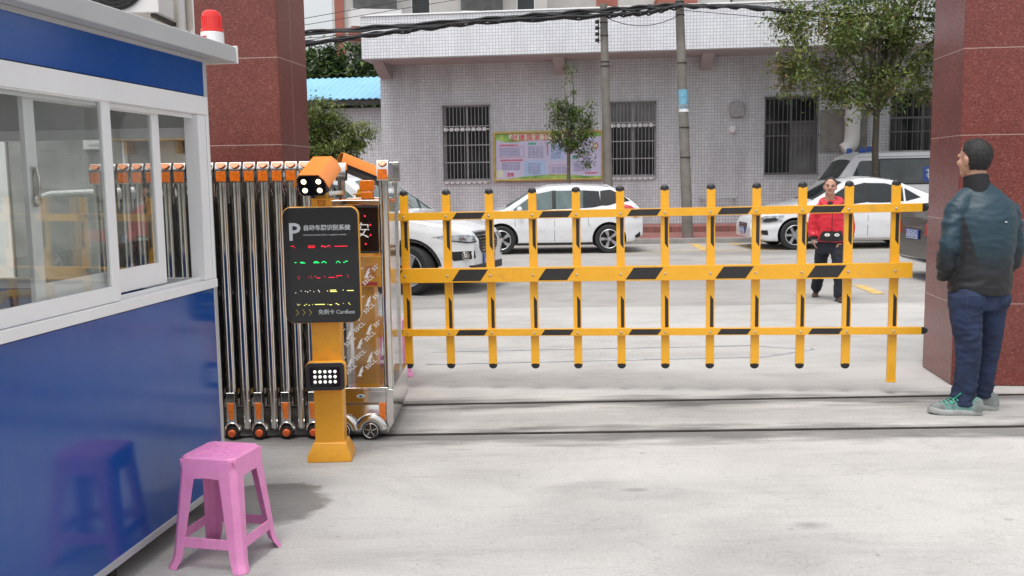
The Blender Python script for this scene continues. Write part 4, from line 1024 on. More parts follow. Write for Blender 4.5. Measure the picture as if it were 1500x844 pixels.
class Car:
    """x forward, y left, z up, built round the ground point below its middle"""
    def __init__(s, L, W, top, bottom, belt, wheels, wr, tumble, ends, shoulder=.03, nsm=6):
        s.L, s.W, s.h = L, W, W/2
        s.top = smooth_tab(top, nsm); s.bot = smooth_tab(bottom, 3); s.belt = belt
        s.wheels, s.wr, s.tumble, s.ends, s.sh = wheels, wr, tumble, ends, shoulder
    def zt(s, x): return interp(s.top, x)
    def zb(s, x): return interp(s.bot, x)
    def plan(s, x):
        r, k, f, kf = s.ends        # rear length, rear pull-in, front length, front pull-in
        p = 1.
        if x < -s.L/2+r: p -= k*((-s.L/2+r-x)/r)**2.2
        if x > s.L/2-f: p -= kf*((x-s.L/2+f)/f)**2.2
        return p
    def hw(s, x, z):
        b = interp(s.belt, x); p = s.plan(x)*s.h
        if z < b:
            t = z/b
            w = p*(1-.05*max(0, .45-t)**1.2*2-.0*t) - .022*max(0, t-.82)/.18 + .012*math.exp(-((t-.62)/.07)**2)
        else:
            d = z-b
            w = p-.022-s.sh*min(1, d/.03)-s.tumble*d-.10*d*d
        return max(.05, w)
    def section(s, x):
        zb, zt = s.zb(x), s.zt(x)
        b = interp(s.belt, x)
        r = .075 if zt > b+.2 else .06
        zl = zt-r
        pts = [(0, zb), (s.hw(x, zb)*.6, zb), (s.hw(x, zb)-.05, zb), (s.hw(x, zb+.04)-.01, zb+.02)]
        n = 14
        for i in range(n+1):
            z = zb+.05+(zl-zb-.05)*i/n; pts.append((s.hw(x, z), z))
        w = s.hw(x, zl)
        for i in range(1, 6):
            a = PI/2*i/5; pts.append((w-r*(1-math.cos(a)), zl+r*math.sin(a)))
        w2 = w-r; cr = .045*min(1, w2/.6)
        for i in range(1, 6):
            y = w2*(1-i/5); pts.append((y, zt+cr*(1-(y/w2)**2)))
        return pts
    def ztop(s, x, y):
        b = interp(s.belt, x); zt = s.zt(x); r = .075 if zt > b+.2 else .06
        w2 = s.hw(x, zt-r)-r; cr = .045*min(1, w2/.6); y = min(abs(y), w2)
        return zt+cr*(1-(y/w2)**2)
    def endx(s, y, z, sgn):
        y = abs(y); lo, hi = 0., s.L/2
        ok = lambda x: s.hw(sgn*x, z) >= y and s.zb(sgn*x) <= z <= s.ztop(sgn*x, y)
        if ok(hi): return sgn*hi
        for _ in range(26):
            m = (lo+hi)/2
            if ok(m): lo = m
            else: hi = m
        return sgn*lo
    def body(s, root, m):
        L = s.L; xs = sorted(set([-L/2+L*i/70 for i in range(71)]+[sg*(L/2-d) for sg in (-1, 1) for d in (.004, .012, .025, .045)]))
        rings = []
        for x in xs:
            h = s.section(x); rings.append([(x, y, z) for y, z in h]+[(x, -y, z) for y, z in h[-2:0:-1]])
        mb = MB(); mb.loft(rings)
        o = mb.build('body', MT[m], root, smooth=32)
        c = MB()
        for wx in s.wheels:
            for sg in (-1, 1):
                c.cyl((wx, sg*(s.h-.27), s.wr+.0), (wx, sg*(s.h+.3), s.wr+.0), s.wr+.055, n=36)
        cu = c.build('cutter', MT['trim'], root, smooth=0)
        b = o.modifiers.new('arches', 'BOOLEAN'); b.object = cu; b.operation = 'DIFFERENCE'; b.solver = 'EXACT'
        try: b.material_mode = 'TRANSFER'
        except Exception: pass
        bpy.context.view_layer.update()
        me = bpy.data.meshes.new_from_object(o.evaluated_get(bpy.context.evaluated_depsgraph_get()))
        o.modifiers.clear(); o.data = me; me.set_sharp_from_angle(angle=R(32))
        bpy.data.objects.remove(cu)
        s.root, s.o = root, o
        return o
    def panel(s, kind, poly, name, m, parent=None, off=.005, sgn=1, cell=.08, th=.014):
        """a panel that follows the body: 'side' poly (x,z), 'end' poly (y,z), 'top' poly (x,y)"""
        bm = bmesh.new()
        bm.faces.new([bm.verts.new((a, b, 0)) for a, b in poly])
        for ax in (0, 1):
            lo = min(p[ax] for p in poly); hi = max(p[ax] for p in poly)
            n = max(1, int((hi-lo)/cell))
            for i in range(1, n):
                c = [0, 0, 0]; c[ax] = lo+(hi-lo)*i/n; nn = [0, 0, 0]; nn[ax] = 1
                bmesh.ops.bisect_plane(bm, geom=bm.verts[:]+bm.edges[:]+bm.faces[:], plane_co=c, plane_no=nn)
        def put(a, b, o):
            if kind == 'side': return (a, sgn*(s.hw(a, b)+o), b)
            if kind == 'end': return (s.endx(a, b, sgn)+sgn*o, a, b)
            return (a, b, s.ztop(a, b)+o)
        f = bm.faces[:]
        bd = [e for e in bm.edges if len(e.link_faces) == 1]
        src = {v: (v.co.x, v.co.y) for v in bm.verts}
        low = {}
        for e in bd:
            for v in e.verts:
                if v not in low: low[v] = bm.verts.new((0, 0, 0))
        for e in bd:
            a, b = e.verts
            try: bm.faces.new((a, b, low[b], low[a]))
            except ValueError: pass
        for v, (a, b) in src.items():
            v.co = put(a, b, off)
            if v in low: low[v].co = put(a, b, off-th)
        bmesh.ops.recalc_face_normals(bm, faces=bm.faces)
        me = bpy.data.meshes.new(name); bm.to_mesh(me); bm.free(); me.materials.append(MT[m])
        return link(name, me, parent or s.root, smooth=40)
    def wheel(s, wx, sg, spokes=5, steer=0, style=0):
        r = s.wr; Mx = Matrix.Translation((wx, sg*(s.h-.10), r)) @ Matrix.Rotation(steer, 4, 'Z') @ Matrix.Rotation(-sg*PI/2, 4, 'X')
        mb = MB(); mb.lathe([(r*.66,-.10),(r*.90,-.105),(r*.985,-.085),(r,-.04),(r,.04),(r*.985,.085),(r*.90,.105),(r*.68,.10),(r*.64,.07),(r*.64,-.07)], 40, M=Mx)
        t = mb.build('wheel', MT['rubber'], s.root)
        mb = MB(); mb.lathe([(r*.66,-.08),(r*.67,.095),(r*.635,.10),(r*.62,.06),(r*.60,-.02),(.0,-.02)], 40, 1, M=Mx)
        mb.tube([(r*.645*math.cos(a), r*.645*math.sin(a), .097) for a in [2*PI*k/36 for k in range(37)]], .010, 6, 0, Mx)
        for k in range(spokes):
            a = Matrix.Rotation(2*PI*k/spokes, 4, 'Z')
            if style == 0:
                for d in (-.11, .11):
                    mb.prism([(0, -r*.035), (r*.62, -r*.055), (r*.64, r*.055), (0, r*.05)], .05, .088, 'z', 0, Mx @ a @ Matrix.Rotation(d, 4, 'Z'))
            else:
                mb.prism([(0, -r*.10), (r*.45, -r*.08), (r*.64, -r*.12), (r*.64, r*.12), (r*.45, r*.08), (0, r*.10)], .055, .085, 'z', 0, Mx @ a)
        mb.lathe([(0, .05), (r*.16, .05), (r*.14, .1), (0, .105)], 18, 0, Mx)
        mb.build('rim', [MT['steel'], MT['trim']], t, smooth=30)
    def seams(s, xs, z0, z1, sg, curve=None):
        for x in xs:
            s.panel('side', [(x-.004, z0), (x+.004, z0), (x+.004, z1), (x-.004, z1)], 'door_gap', 'seam', s.o, .0015, sg, .1, .006)
    def mirror(s, x, z, sg, m):
        y = sg*(s.hw(x, z)+.10)
        mb = MB(); mb.ell((x, y, z+.03), (.06, .10, .07), 14, 10); mb.box(x-.02, x+.03, min(y, y-sg*.14), max(y, y-sg*.14), z-.03, z-.005)
        mb.build('wing_mirror', MT[m], s.root, bevel=.004)
    def handle(s, x, z, sg, m):
        y = sg*s.hw(x, z); mb = MB(); mb.tube([(x-.09, y, z), (x-.07, y+sg*.03, z), (x+.07, y+sg*.03, z), (x+.09, y, z)], .013, 8); mb.build('door_handle', MT[m], s.root)
    def plate(s, z, sgn, y=0, w=.44, h=.14, txt='A·8K236'):
        x = s.endx(y, z, sgn)+sgn*.012
        mb = MB(); mb.box(min(x, x+sgn*.012), max(x, x+sgn*.012), y-w/2, y+w/2, z-h/2, z+h/2); p = mb.build('number_plate', MT['plate_blue'], s.root, bevel=.003)
        mb = MB(); xx = x+sgn*.0128
        for a, b, c, d in ((-w/2+.01, w/2-.01, h/2-.014, h/2-.008), (-w/2+.01, w/2-.01, -h/2+.008, -h/2+.014)): mb.box(min(xx, xx+sgn*.002), max(xx, xx+sgn*.002), y+a, y+b, z+c, z+d)
        for k in range(7):
            cx = y-w/2+.045+k*.057+(.012 if k > 1 else 0)
            mb.box(min(xx, xx+sgn*.002), max(xx, xx+sgn*.002), cx-.016, cx-.007, z-.045, z+.045); mb.box(min(xx, xx+sgn*.002), max(xx, xx+sgn*.002), cx-.006, cx+.016, z+(.035 if k % 2 else -.045), z+(.045 if k % 2 else -.035)); mb.box(min(xx, xx+sgn*.002), max(xx, xx+sgn*.002), cx+.008, cx+.016, z-.034, z+(.034 if k % 3 else 0))
        mb.build('plate_characters', MT['print_white'], p, smooth=0)

def place(root, x, y, hd, z=0): root.location = (x, y, z); root.rotation_euler.z = hd
def strip(c, kind, poly, name, m, sg=1, par=None, off=.006, **k): return c.panel(kind, poly, name, m, par, off, sg, **k)

# --- white crossover, nose turned to the exit
r1 = empty('parked_car', (0, 0, 0), 0, 'white crossover with a big slatted grille, parked behind the left end of the yellow barrier', 'car', 'cars parked across the road')
L = 4.34
suv = Car(L, 1.81, [(-2.17,.95),(-2.10,1.10),(-1.95,1.25),(-1.62,1.58),(-.9,1.66),(.0,1.66),(.30,1.60),(1.05,1.09),(1.3,1.05),(1.85,.96),(2.08,.86),(2.17,.72)],
    [(-2.17,.42),(-1.9,.26),(-1.2,.22),(1.2,.22),(1.9,.22),(2.17,.30)], [(-2.17,1.05),(1.1,.96),(2.17,.86)], (-1.23, 1.37), .345, .22, (.5,.14,.75,.40))
suv.body(r1, 'car_white')
for sg in (-1, 1):
    strip(suv, 'side', [(.20,1.52),(.88,1.05),(.30,1.03),(-.02,1.03),(-.02,1.55)], 'window', 'car_glass_clear', sg)
    strip(suv, 'side', [(-.10,1.55),(-.10,1.03),(-.95,1.05),(-.95,1.56)], 'window', 'car_glass', sg)
    strip(suv, 'side', [(-1.02,1.56),(-1.02,1.05),(-1.62,1.15),(-1.5,1.48)], 'window', 'car_glass', sg)
    suv.seams((.93, -.06, -1.0), .34, .98, sg); suv.mirror(.72, 1.05, sg, 'car_white'); suv.handle(.12, .92, sg, 'car_white'); suv.handle(-.86, .94, sg, 'car_white')
    strip(suv, 'side', [(-1.0,.25),(.95,.25),(.95,.33),(-1.0,.33)], 'sill_trim', 'trim', sg)
    for wx in suv.wheels:   # black arch lips
        rr = suv.wr+.06; a = [R(8+164*k/14) for k in range(15)]
        strip(suv, 'side', [(wx+rr*math.cos(t), suv.wr+rr*math.sin(t)) for t in a]+[(wx+(rr+.035)*math.cos(t), suv.wr+(rr+.035)*math.sin(t)) for t in reversed(a)], 'arch_lip', 'trim', sg, None, .008)
    # headlamp sweeping round the corner
    hl = strip(suv, 'end', [(sg*.40,.80),(sg*.44,.735),(sg*.62,.725),(sg*.80,.76),(sg*.865,.80),(sg*.80,.825),(sg*.6,.825)], 'headlight', 'lampglass', 1, None, .008, cell=.05)
    strip(suv, 'end', [(sg*.46,.765),(sg*.46,.75),(sg*.80,.775),(sg*.80,.79)], 'daylight_strip', 'chrome', 1, hl, .011, cell=.05)
    strip(suv, 'end', [(sg*.46,.735),(sg*.62,.727),(sg*.80,.762),(sg*.8,.752),(sg*.62,.712),(sg*.45,.72)], 'headlight_trim', 'trim', 1, hl, .012, cell=.05)
    strip(suv, 'end', [(sg*.48,.50),(sg*.52,.60),(sg*.80,.60),(sg*.74,.47)], 'fog_lamp_recess', 'trim', 1, None, .006, cell=.05)
    x = suv.endx(.64, .54, 1); ph = math.atan2(-(suv.endx(.67, .54, 1)-suv.endx(.61, .54, 1))/.06, 1); Mf = T(x+.008*math.cos(ph), sg*(.64+.008*math.sin(ph)), .54, 0, 0, sg*ph); mb = MB(); mb.tube([(.008, .05*math.cos(a), .05*math.sin(a)) for a in [2*PI*k/18 for k in range(19)]], .009, 6, M=Mf); mb.ell((.004, 0, 0), (.012, .036, .036), 12, 8, M=Mf); mb.build('fog_lamp', MT['chrome'], r1)
    for wx in suv.wheels: suv.wheel(wx, sg, 5, R(-14) if wx > 0 else 0)
gr = strip(suv, 'end', [(-.37,.84),(-.33,.62),(-.24,.55),(.24,.55),(.33,.62),(.37,.84)], 'grille', 'trim', 1, None, .010, cell=.05)
for k in range(6):
    z = .59+.042*k; y = .26+.016*k; strip(suv, 'end', [(-y,z-.007),(y,z-.007),(y,z+.009),(-y,z+.009)], 'grille_slat', 'chrome', 1, gr, .024, cell=.05)
strip(suv, 'end', [(-.39,.845),(.39,.845),(.39,.865),(-.39,.865)], 'grille_chrome', 'chrome', 1, gr, .016, cell=.05)
v, f = text_mesh('HAVAL', .075, .004, .003, align='CENTER'); x = suv.endx(0, .74, 1)+.036
mb = MB(); mb.add(v, f, M=T(x, 0, .715, 0, 0, R(90))); mb.build('badge_lettering', MT['poster_red'], gr, smooth=0)
strip(suv, 'end', [(-.55,.30),(.55,.30),(.60,.40),(-.60,.40)], 'lower_intake', 'trim', 1, None, .008, cell=.06)
strip(suv, 'end', [(-.70,.285),(.70,.285),(.70,.30),(-.70,.30)], 'skid_plate', 'chrome', 1, None, .012, cell=.06)
suv.plate(.47, 1)
strip(suv, 'top', [(.36,-.56),(1.0,-.67),(1.0,.67),(.36,.56)], 'windscreen', 'car_glass_clear')
for y in (-.3, .25):
    mb = MB(); mb.tube([(1.03, y-.05, suv.ztop(1.03, y)+.02), (.80, y+.32, suv.ztop(.8, y+.3)+.02)], .01, 6); mb.build('wiper', MT['trim'], r1)
strip(suv, 'top', [(1.2,-.72),(1.21,-.72),(1.21,.72),(1.2,.72)], 'bonnet_gap', 'seam', 1, suv.o, .0015, th=.005)
# place: front wheel nearest the camera lands at (-1.25, 13.2)
hd = R(-20); d = Vector((math.cos(hd), math.sin(hd))); n = Vector((-d.y, d.x)); pw = Vector((-1.36, 13.2))-d*1.37+n*.80
place(r1, pw.x, pw.y, hd)

# --- white hatchback, side on, nose left
r2 = empty('parked_car', (0, 0, 0), 0, 'white hatchback parked side on in front of the poster board', 'car', 'cars parked across the road')
L = 3.74
hb = Car(L, 1.66, [(-1.87,.86),(-1.80,.95),(-1.62,1.10),(-1.30,1.33),(-1.15,1.375),(-.5,1.42),(.1,1.40),(.38,1.33),(1.02,.93),(1.35,.88),(1.70,.78),(1.84,.62),(1.87,.52)],
    [(-1.87,.36),(-1.65,.22),(-1.0,.18),(1.1,.18),(1.6,.19),(1.87,.26)], [(-1.87,.98),(-.8,.90),(1.0,.82),(1.87,.7)], (-1.16, 1.09), .30, .30, (.42,.14,.55,.30))
hb.body(r2, 'car_white')
for sg in (-1, 1):
    strip(hb, 'side', [(.40,1.24),(.84,.93),(.80,.88),(.02,.91),(.02,1.31)], 'window', 'car_glass_clear', sg)
    strip(hb, 'side', [(-.06,1.31),(-.06,.92),(-.62,.945),(-.62,1.31)], 'window', 'car_glass_clear', sg)
    strip(hb, 'side', [(-.65,1.31),(-.65,.945),(-1.0,.97),(-.96,1.29)], 'window', 'car_glass', sg)
    strip(hb, 'side', [(.02,1.315),(.02,.90),(-.06,.905),(-.06,1.315)], 'pillar_trim', 'trim', sg, None, .004)
    strip(hb, 'side', [(-1.02,1.30),(-1.03,.96),(-1.32,1.04),(-1.60,1.08),(-1.46,1.20),(-1.2,1.32)], 'pillar_trim', 'trim', sg, None, .005)
    strip(hb, 'side', [(-.60,1.312),(-.60,.945),(-.67,.948),(-.67,1.31)], 'pillar_trim', 'trim', sg, None, .004); strip(hb, 'side', [(-.985,1.29),(-.985,.97),(-1.05,.965),(-1.05,1.30)], 'pillar_trim', 'trim', sg, None, .004)
    hb.seams((.80, -.02), .27, .88, sg)
    strip(hb, 'side', [(-.72,.9),(-.73,.62),(-.84,.52),(-.835,.515),(-.722,.615),(-.712,.9)], 'door_gap', 'seam', sg, hb.o, .0015, th=.006)
    strip(hb, 'side', [(-.80,.80),(.75,.745),(.75,.755),(-.80,.815)], 'body_crease', 'car_white', sg, None, .006)
    strip(hb, 'side', [(-.82,.19),(.78,.19),(.78,.235),(-.82,.235)], 'sill_trim', 'trim', sg)
    hb.mirror(.70, .90, sg, 'car_white'); hb.handle(.12, .82, sg, 'car_white'); hb.handle(-.56, .86, sg, 'car_white')
    strip(hb, 'side', [(-1.30,.92),(-1.42,.86),(-1.70,.74),(-1.80,.76),(-1.79,.86),(-1.60,.99),(-1.45,1.02)], 'tail_light', 'taillamp', sg, None, .010, cell=.05)
    strip(hb, 'end', [(sg*.35,.78),(sg*.35,.90),(sg*.60,.93),(sg*.62,.76)], 'tail_light', 'taillamp', -1, None, .010, cell=.05)
    strip(hb, 'side', [(1.25,.62),(1.62,.55),(1.72,.60),(1.66,.70),(1.4,.70)], 'headlight', 'lampglass', sg, None, .008, cell=.05)
    strip(hb, 'side', [(-1.82,.34),(-1.72,.30),(-1.70,.36),(-1.81,.44)], 'bumper_reflector', 'trim', sg, None, .006, cell=.05)
    for wx in hb.wheels: hb.wheel(wx, sg, 5)
strip(hb, 'top', [(-1.62,-.40),(-1.27,-.46),(-1.27,.46),(-1.62,.40)], 'rear_window', 'car_glass')
strip(hb, 'top', [(.46,-.50),(.98,-.58),(.98,.58),(.46,.50)], 'windscreen', 'car_glass_clear')
mb = MB(); mb.loft([[(-1.32,y,hb.ztop(-1.32, .4)+.0) , (-1.12,y,hb.ztop(-1.12,.4)+.035), (-1.12,y,hb.ztop(-1.12,.4)), (-1.30,y,hb.ztop(-1.3,.4)-.03)] for y in (-.55, -.3, 0, .3, .55)]); mb.build('spoiler', MT['car_white'], r2, bevel=.006)
strip(hb, 'end', [(-.35,.50),(.35,.50),(.30,.62),(-.30,.62)], 'grille', 'trim', 1, None, .008); hb.plate(.6, -1)
place(r2, (2.034-.199)/2-.035, 20.0+.73, R(180))

# --- white saloon, side on, nose left
r3 = empty('parked_car', (0, 0, 0), 0, 'white saloon car parked side on behind the man in the red jacket', 'car', 'cars parked across the road')
L = 4.62
sd_ = Car(L, 1.80, [(-2.31,.86),(-2.2,1.0),(-1.75,1.07),(-1.45,1.12),(-.75,1.42),(-.3,1.48),(.0,1.48),(.30,1.42),(1.06,1.0),(1.5,.92),(2.0,.80),(2.24,.66),(2.31,.52)],
    [(-2.31,.40),(-2.0,.24),(-1.2,.18),(1.3,.18),(2.0,.18),(2.31,.26)], [(-2.31,.98),(-.8,.92),(1.06,.88),(2.31,.68)], (-1.26, 1.43), .315, .32, (.5,.16,.62,.30))
sd_.body(r3, 'car_white')
for sg in (-1, 1):
    strip(sd_, 'side', [(.34,1.30),(.90,.97),(.86,.92),(-.05,.95),(-.05,1.38)], 'window', 'car_glass', sg)
    strip(sd_, 'side', [(-.13,1.38),(-.13,.955),(-.86,.985),(-.86,1.28),(-.5,1.37)], 'window', 'car_glass', sg)
    strip(sd_, 'side', [(-.90,1.265),(-.90,.99),(-1.22,1.07)], 'window', 'car_glass', sg)
    strip(sd_, 'side', [(-.05,1.385),(-.05,.95),(-.13,.953),(-.13,1.385)], 'pillar_trim', 'trim', sg, None, .004)
    sd_.seams((.95, -.09, -.98), .28, .93, sg)
    strip(sd_, 'side', [(-1.0,.84),(.9,.76),(.9,.772),(-1.0,.858)], 'body_crease', 'car_white', sg, None, .007)
    strip(sd_, 'side', [(-.9,.21),(1.05,.21),(1.05,.245),(-.9,.245)], 'sill_trim', 'chrome', sg)
    sd_.mirror(.76, .95, sg, 'car_white'); sd_.handle(.1, .86, sg, 'chrome'); sd_.handle(-.78, .89, sg, 'chrome')
    hl = strip(sd_, 'side', [(1.72,.62),(2.02,.57),(2.19,.58),(2.22,.63),(2.05,.72),(1.66,.735)], 'headlight', 'lampglass', sg, None, .010, cell=.05)
    strip(sd_, 'side', [(1.78,.635),(2.0,.59),(2.1,.6),(2.05,.66),(1.85,.69)], 'headlight_inner', 'trim', sg, hl, .012, cell=.05)
    strip(sd_, 'side', [(1.98,.32),(2.22,.33),(2.12,.42),(2.0,.42)], 'fog_lamp_recess', 'trim', sg, None, .006, cell=.05)
    x = 2.12; y = sd_.hw(x, .37)*sg; mb = MB(); mb.tube([(x+.035*math.cos(a), y+sg*.012, .37+.035*math.sin(a)) for a in [2*PI*k/16 for k in range(17)]], .008, 6); mb.ell((x, y, .37), (.028, .012, .028), 10, 6); mb.build('fog_lamp', MT['chrome'], r3)
    for wx in sd_.wheels: sd_.wheel(wx, sg, 6, 0, 1)
strip(sd_, 'top', [(.36,-.54),(1.02,-.66),(1.02,.66),(.36,.54)], 'windscreen', 'car_glass')
strip(sd_, 'top', [(-.80,-.5),(-1.40,-.58),(-1.40,.58),(-.80,.5)], 'rear_window', 'car_glass')
gr = strip(sd_, 'end', [(-.36,.56),(-.30,.42),(.30,.42),(.36,.56)], 'grille', 'trim', 1, None, .010, cell=.05)
for k in range(3): strip(sd_, 'end', [(-.3,.44+.04*k),(.3,.44+.04*k),(.3,.455+.04*k),(-.3,.455+.04*k)], 'grille_slat', 'chrome', 1, gr, .02, cell=.05)
sd_.plate(.40, 1); sd_.plate(.75, -1)
place(r3, 5.96+1.43, 20.95, R(180))

# --- silver white ambulance van behind the saloon
r4 = empty('parked_van', (0, 0, 0), 0, 'pale silver van with blue roof lights and a medical sign in its window', 'van')
L = 4.9
vn = Car(L, 1.75, [(-2.45,1.6),(-2.40,1.9),(-2.2,1.96),(.0,1.99),(1.35,1.96),(1.55,1.90),(2.02,1.25),(2.15,1.12),(2.42,.98),(2.45,.7)],
    [(-2.45,.40),(-2.2,.26),(1.2,.24),(2.1,.26),(2.45,.36)], [(-2.45,1.18),(1.9,1.16),(2.45,.95)], (-1.45, 1.5), .33, .10, (.25,.06,.4,.16), .012)
vn.body(r4, 'van_silver')
def rp(x0, x1, z0, z1, r=.07): return rrect(x0, x1, z0, z1, r, 4)
for sg in (-1, 1):
    strip(vn, 'side', [(1.12,1.22),(1.60,1.22),(1.70,1.26),(1.46,1.74),(1.40,1.78),(1.12,1.78)], 'window', 'van_glass', sg)
    for x0, x1 in ((-.62, .96), (-1.62, -.78), (-2.3, -1.74)):
        strip(vn, 'side', rp(x0-.04, x1+.04, 1.19, 1.83), 'window_seal', 'trim', sg, None, .005)
        strip(vn, 'side', rp(x0, x1, 1.225, 1.795), 'window', 'van_glass', sg, None, .009)
    strip(vn, 'side', [(-2.4,1.885),(1.5,1.865),(1.5,1.875),(-2.4,1.895)], 'roof_gutter', 'seam', sg, None, .006, th=.006)
    vn.seams((1.05, -.70), .4, 1.85, sg); vn.mirror(1.65, 1.2, sg, 'trim')
    strip(vn, 'side', rp(-.34, -.08, 1.26, 1.62, .03), 'medical_sign', 'plate_blue', sg, None, .0125, th=.003)
    for pts in ([(-.215,1.32),(-.20,1.32),(-.20,1.57),(-.215,1.57)], [(-.26,1.50),(-.15,1.53),(-.15,1.55),(-.26,1.52)], [(-.26,1.44),(-.16,1.41),(-.16,1.43),(-.26,1.46)], [(-.24,1.36),(-.17,1.38),(-.17,1.40),(-.24,1.38)]):
        strip(vn, 'side', pts, 'medical_emblem', 'print_white', sg, None, .0145, th=.003)
    for wx in vn.wheels: vn.wheel(wx, sg, 6, 0, 1)
strip(vn, 'top', [(1.64,-.66),(2.0,-.70),(2.0,.70),(1.64,.66)], 'windscreen', 'van_glass')
for x, y in ((1.28, -.45), (.95, .05), (1.28, .45)):
    z = vn.ztop(x, y); mb = MB(); mb.lathe([(0, 0), (.085, 0), (.09, .02), (.075, .05), (.07, .11), (.04, .13), (0, .135)], 16, M=T(x, y, z-.005)); mb.build('blue_beacon', MT['plate_blue'], r4)
place(r4, 7.9+2.05, 24.2, R(180), .105)

# --- dark grey car half hidden by the right pillar
r5 = empty('parked_car', (0, 0, 0), 0, 'dark grey car showing only its tail beside the right pillar', 'car', 'cars parked across the road')
L = 4.2
gc = Car(L, 1.75, [(-2.1,.88),(-2.02,1.02),(-1.85,1.08),(-1.5,1.12),(-.9,1.42),(-.3,1.5),(.2,1.46),(1.0,1.02),(1.6,.92),(2.0,.75),(2.1,.55)],
    [(-2.1,.34),(-1.85,.22),(-1.0,.2),(1.1,.2),(1.8,.2),(2.1,.28)], [(-2.1,1.0),(1.0,.92),(2.1,.72)], (-1.2, 1.3), .31, .3, (.4,.15,.5,.25))
gc.body(r5, 'car_grey')
for sg in (-1, 1):
    strip(gc, 'side', [(.2,1.36),(.85,.99),(.8,.95),(-.1,.97),(-.1,1.40)], 'window', 'car_glass', sg); strip(gc, 'side', [(-.17,1.40),(-.17,.975),(-.95,1.02),(-.8,1.33)], 'window', 'car_glass', sg)
    strip(gc, 'end', [(sg*.42,.68),(sg*.46,.86),(sg*.80,.86),(sg*.74,.66)], 'tail_light', 'taillamp', -1, None, .012, cell=.05)
    strip(gc, 'side', [(-2.05,.68),(-2.05,.86),(-1.75,.88),(-1.82,.74)], 'tail_light', 'taillamp', sg, None, .012, cell=.05)
    strip(gc, 'end', [(sg*.5,.36),(sg*.7,.36),(sg*.7,.40),(sg*.5,.40)], 'bumper_reflector', 'taillamp', -1, None, .008, cell=.05)
    gc.seams((.9, -.13, -.98), .3, .95, sg)
    for wx in gc.wheels: gc.wheel(wx, sg, 5, 0, 1)
strip(gc, 'end', [(-.62,.22),(.62,.22),(.66,.30),(-.66,.30)], 'bumper_trim', 'trim', -1, None, .008)
strip(gc, 'end', [(-.36,.775),(.36,.775),(.36,.795),(-.36,.795)], 'boot_chrome', 'chrome', -1, None, .014)
strip(gc, 'top', [(-1.42,-.55),(-.92,-.5),(-.92,.5),(-1.42,.55)], 'rear_window', 'car_glass'); strip(gc, 'top', [(.3,-.5),(.96,-.62),(.96,.62),(.3,.5)], 'windscreen', 'car_glass')
gc.plate(.68, -1)
place(r5, 6.0+2.1, 14.25, R(0))
# ------------------------------------------------------------------ trees
for i_, c_ in (('leaf_a', (.10, .165, .045)), ('leaf_b', (.17, .235, .065)), ('leaf_c', (.06, .11, .036)), ('leaf_dark', (.03, .062, .03)), ('leaf_pale', (.25, .29, .13)), ('leaf_rust', (.17, .13, .06))):
    MT[i_] = leaf_mat(i_, c_)
def crown_mesh(r, blobs, ncl, nper, leaf, spread, mats, wts, droop=.4, inner=.25):
    """leaves in clumps through the volume of a few lobes; blobs: centre, radii"""
    mb = MB(); cl = []
    vol = [b[1][0]*b[1][1]*b[1][2] for b in blobs]; tv = sum(vol)
    for b, v_ in zip(blobs, vol):
        for _ in range(max(3, int(ncl*v_/tv))):
            while True:
                d = Vector((r.uniform(-1, 1), r.uniform(-1, 1), r.uniform(-1, 1)))
                if inner < d.length < 1: break
            if d.length < .7 and r.random() < .45: d = d.normalized()*r.uniform(.7, 1)
            c = Vector(b[0])+Vector((d.x*b[1][0], d.y*b[1][1], d.z*b[1][2]))
            if mnoise.noise(c*1.1) < -.22: continue
            cl.append(c)
    for c in cl:
        mi = r.choices(range(len(mats)), wts)[0]
        sz = spread*r.uniform(.55, 1.25); out = r.uniform(-PI, PI)
        for _ in range(int(nper*r.uniform(.5, 1.4))):
            p = c+Vector((r.gauss(0, sz), r.gauss(0, sz), r.gauss(0, sz*.75)))
            a = r.uniform(0, 2*PI); tl = r.uniform(-.9, .5)-droop*.5
            L_ = leaf*r.uniform(.7, 1.3); w_ = L_*r.uniform(.34, .5)
            d = Vector((math.cos(a)*math.cos(tl), math.sin(a)*math.cos(tl), math.sin(tl)))
            s_ = d.cross(Vector((r.uniform(-.5,.5), r.uniform(-.5,.5), 1))).normalized()
            nn = s_.cross(d)*w_*.25
            m_ = mi if r.random() < .75 else r.randrange(len(mats))
            mb.add([p, p+d*L_*.45+s_*w_*.5+nn, p+d*L_, p+d*L_*.45-s_*w_*.5+nn], [(0, 1, 2), (0, 2, 3)], m_)
    return mb, cl
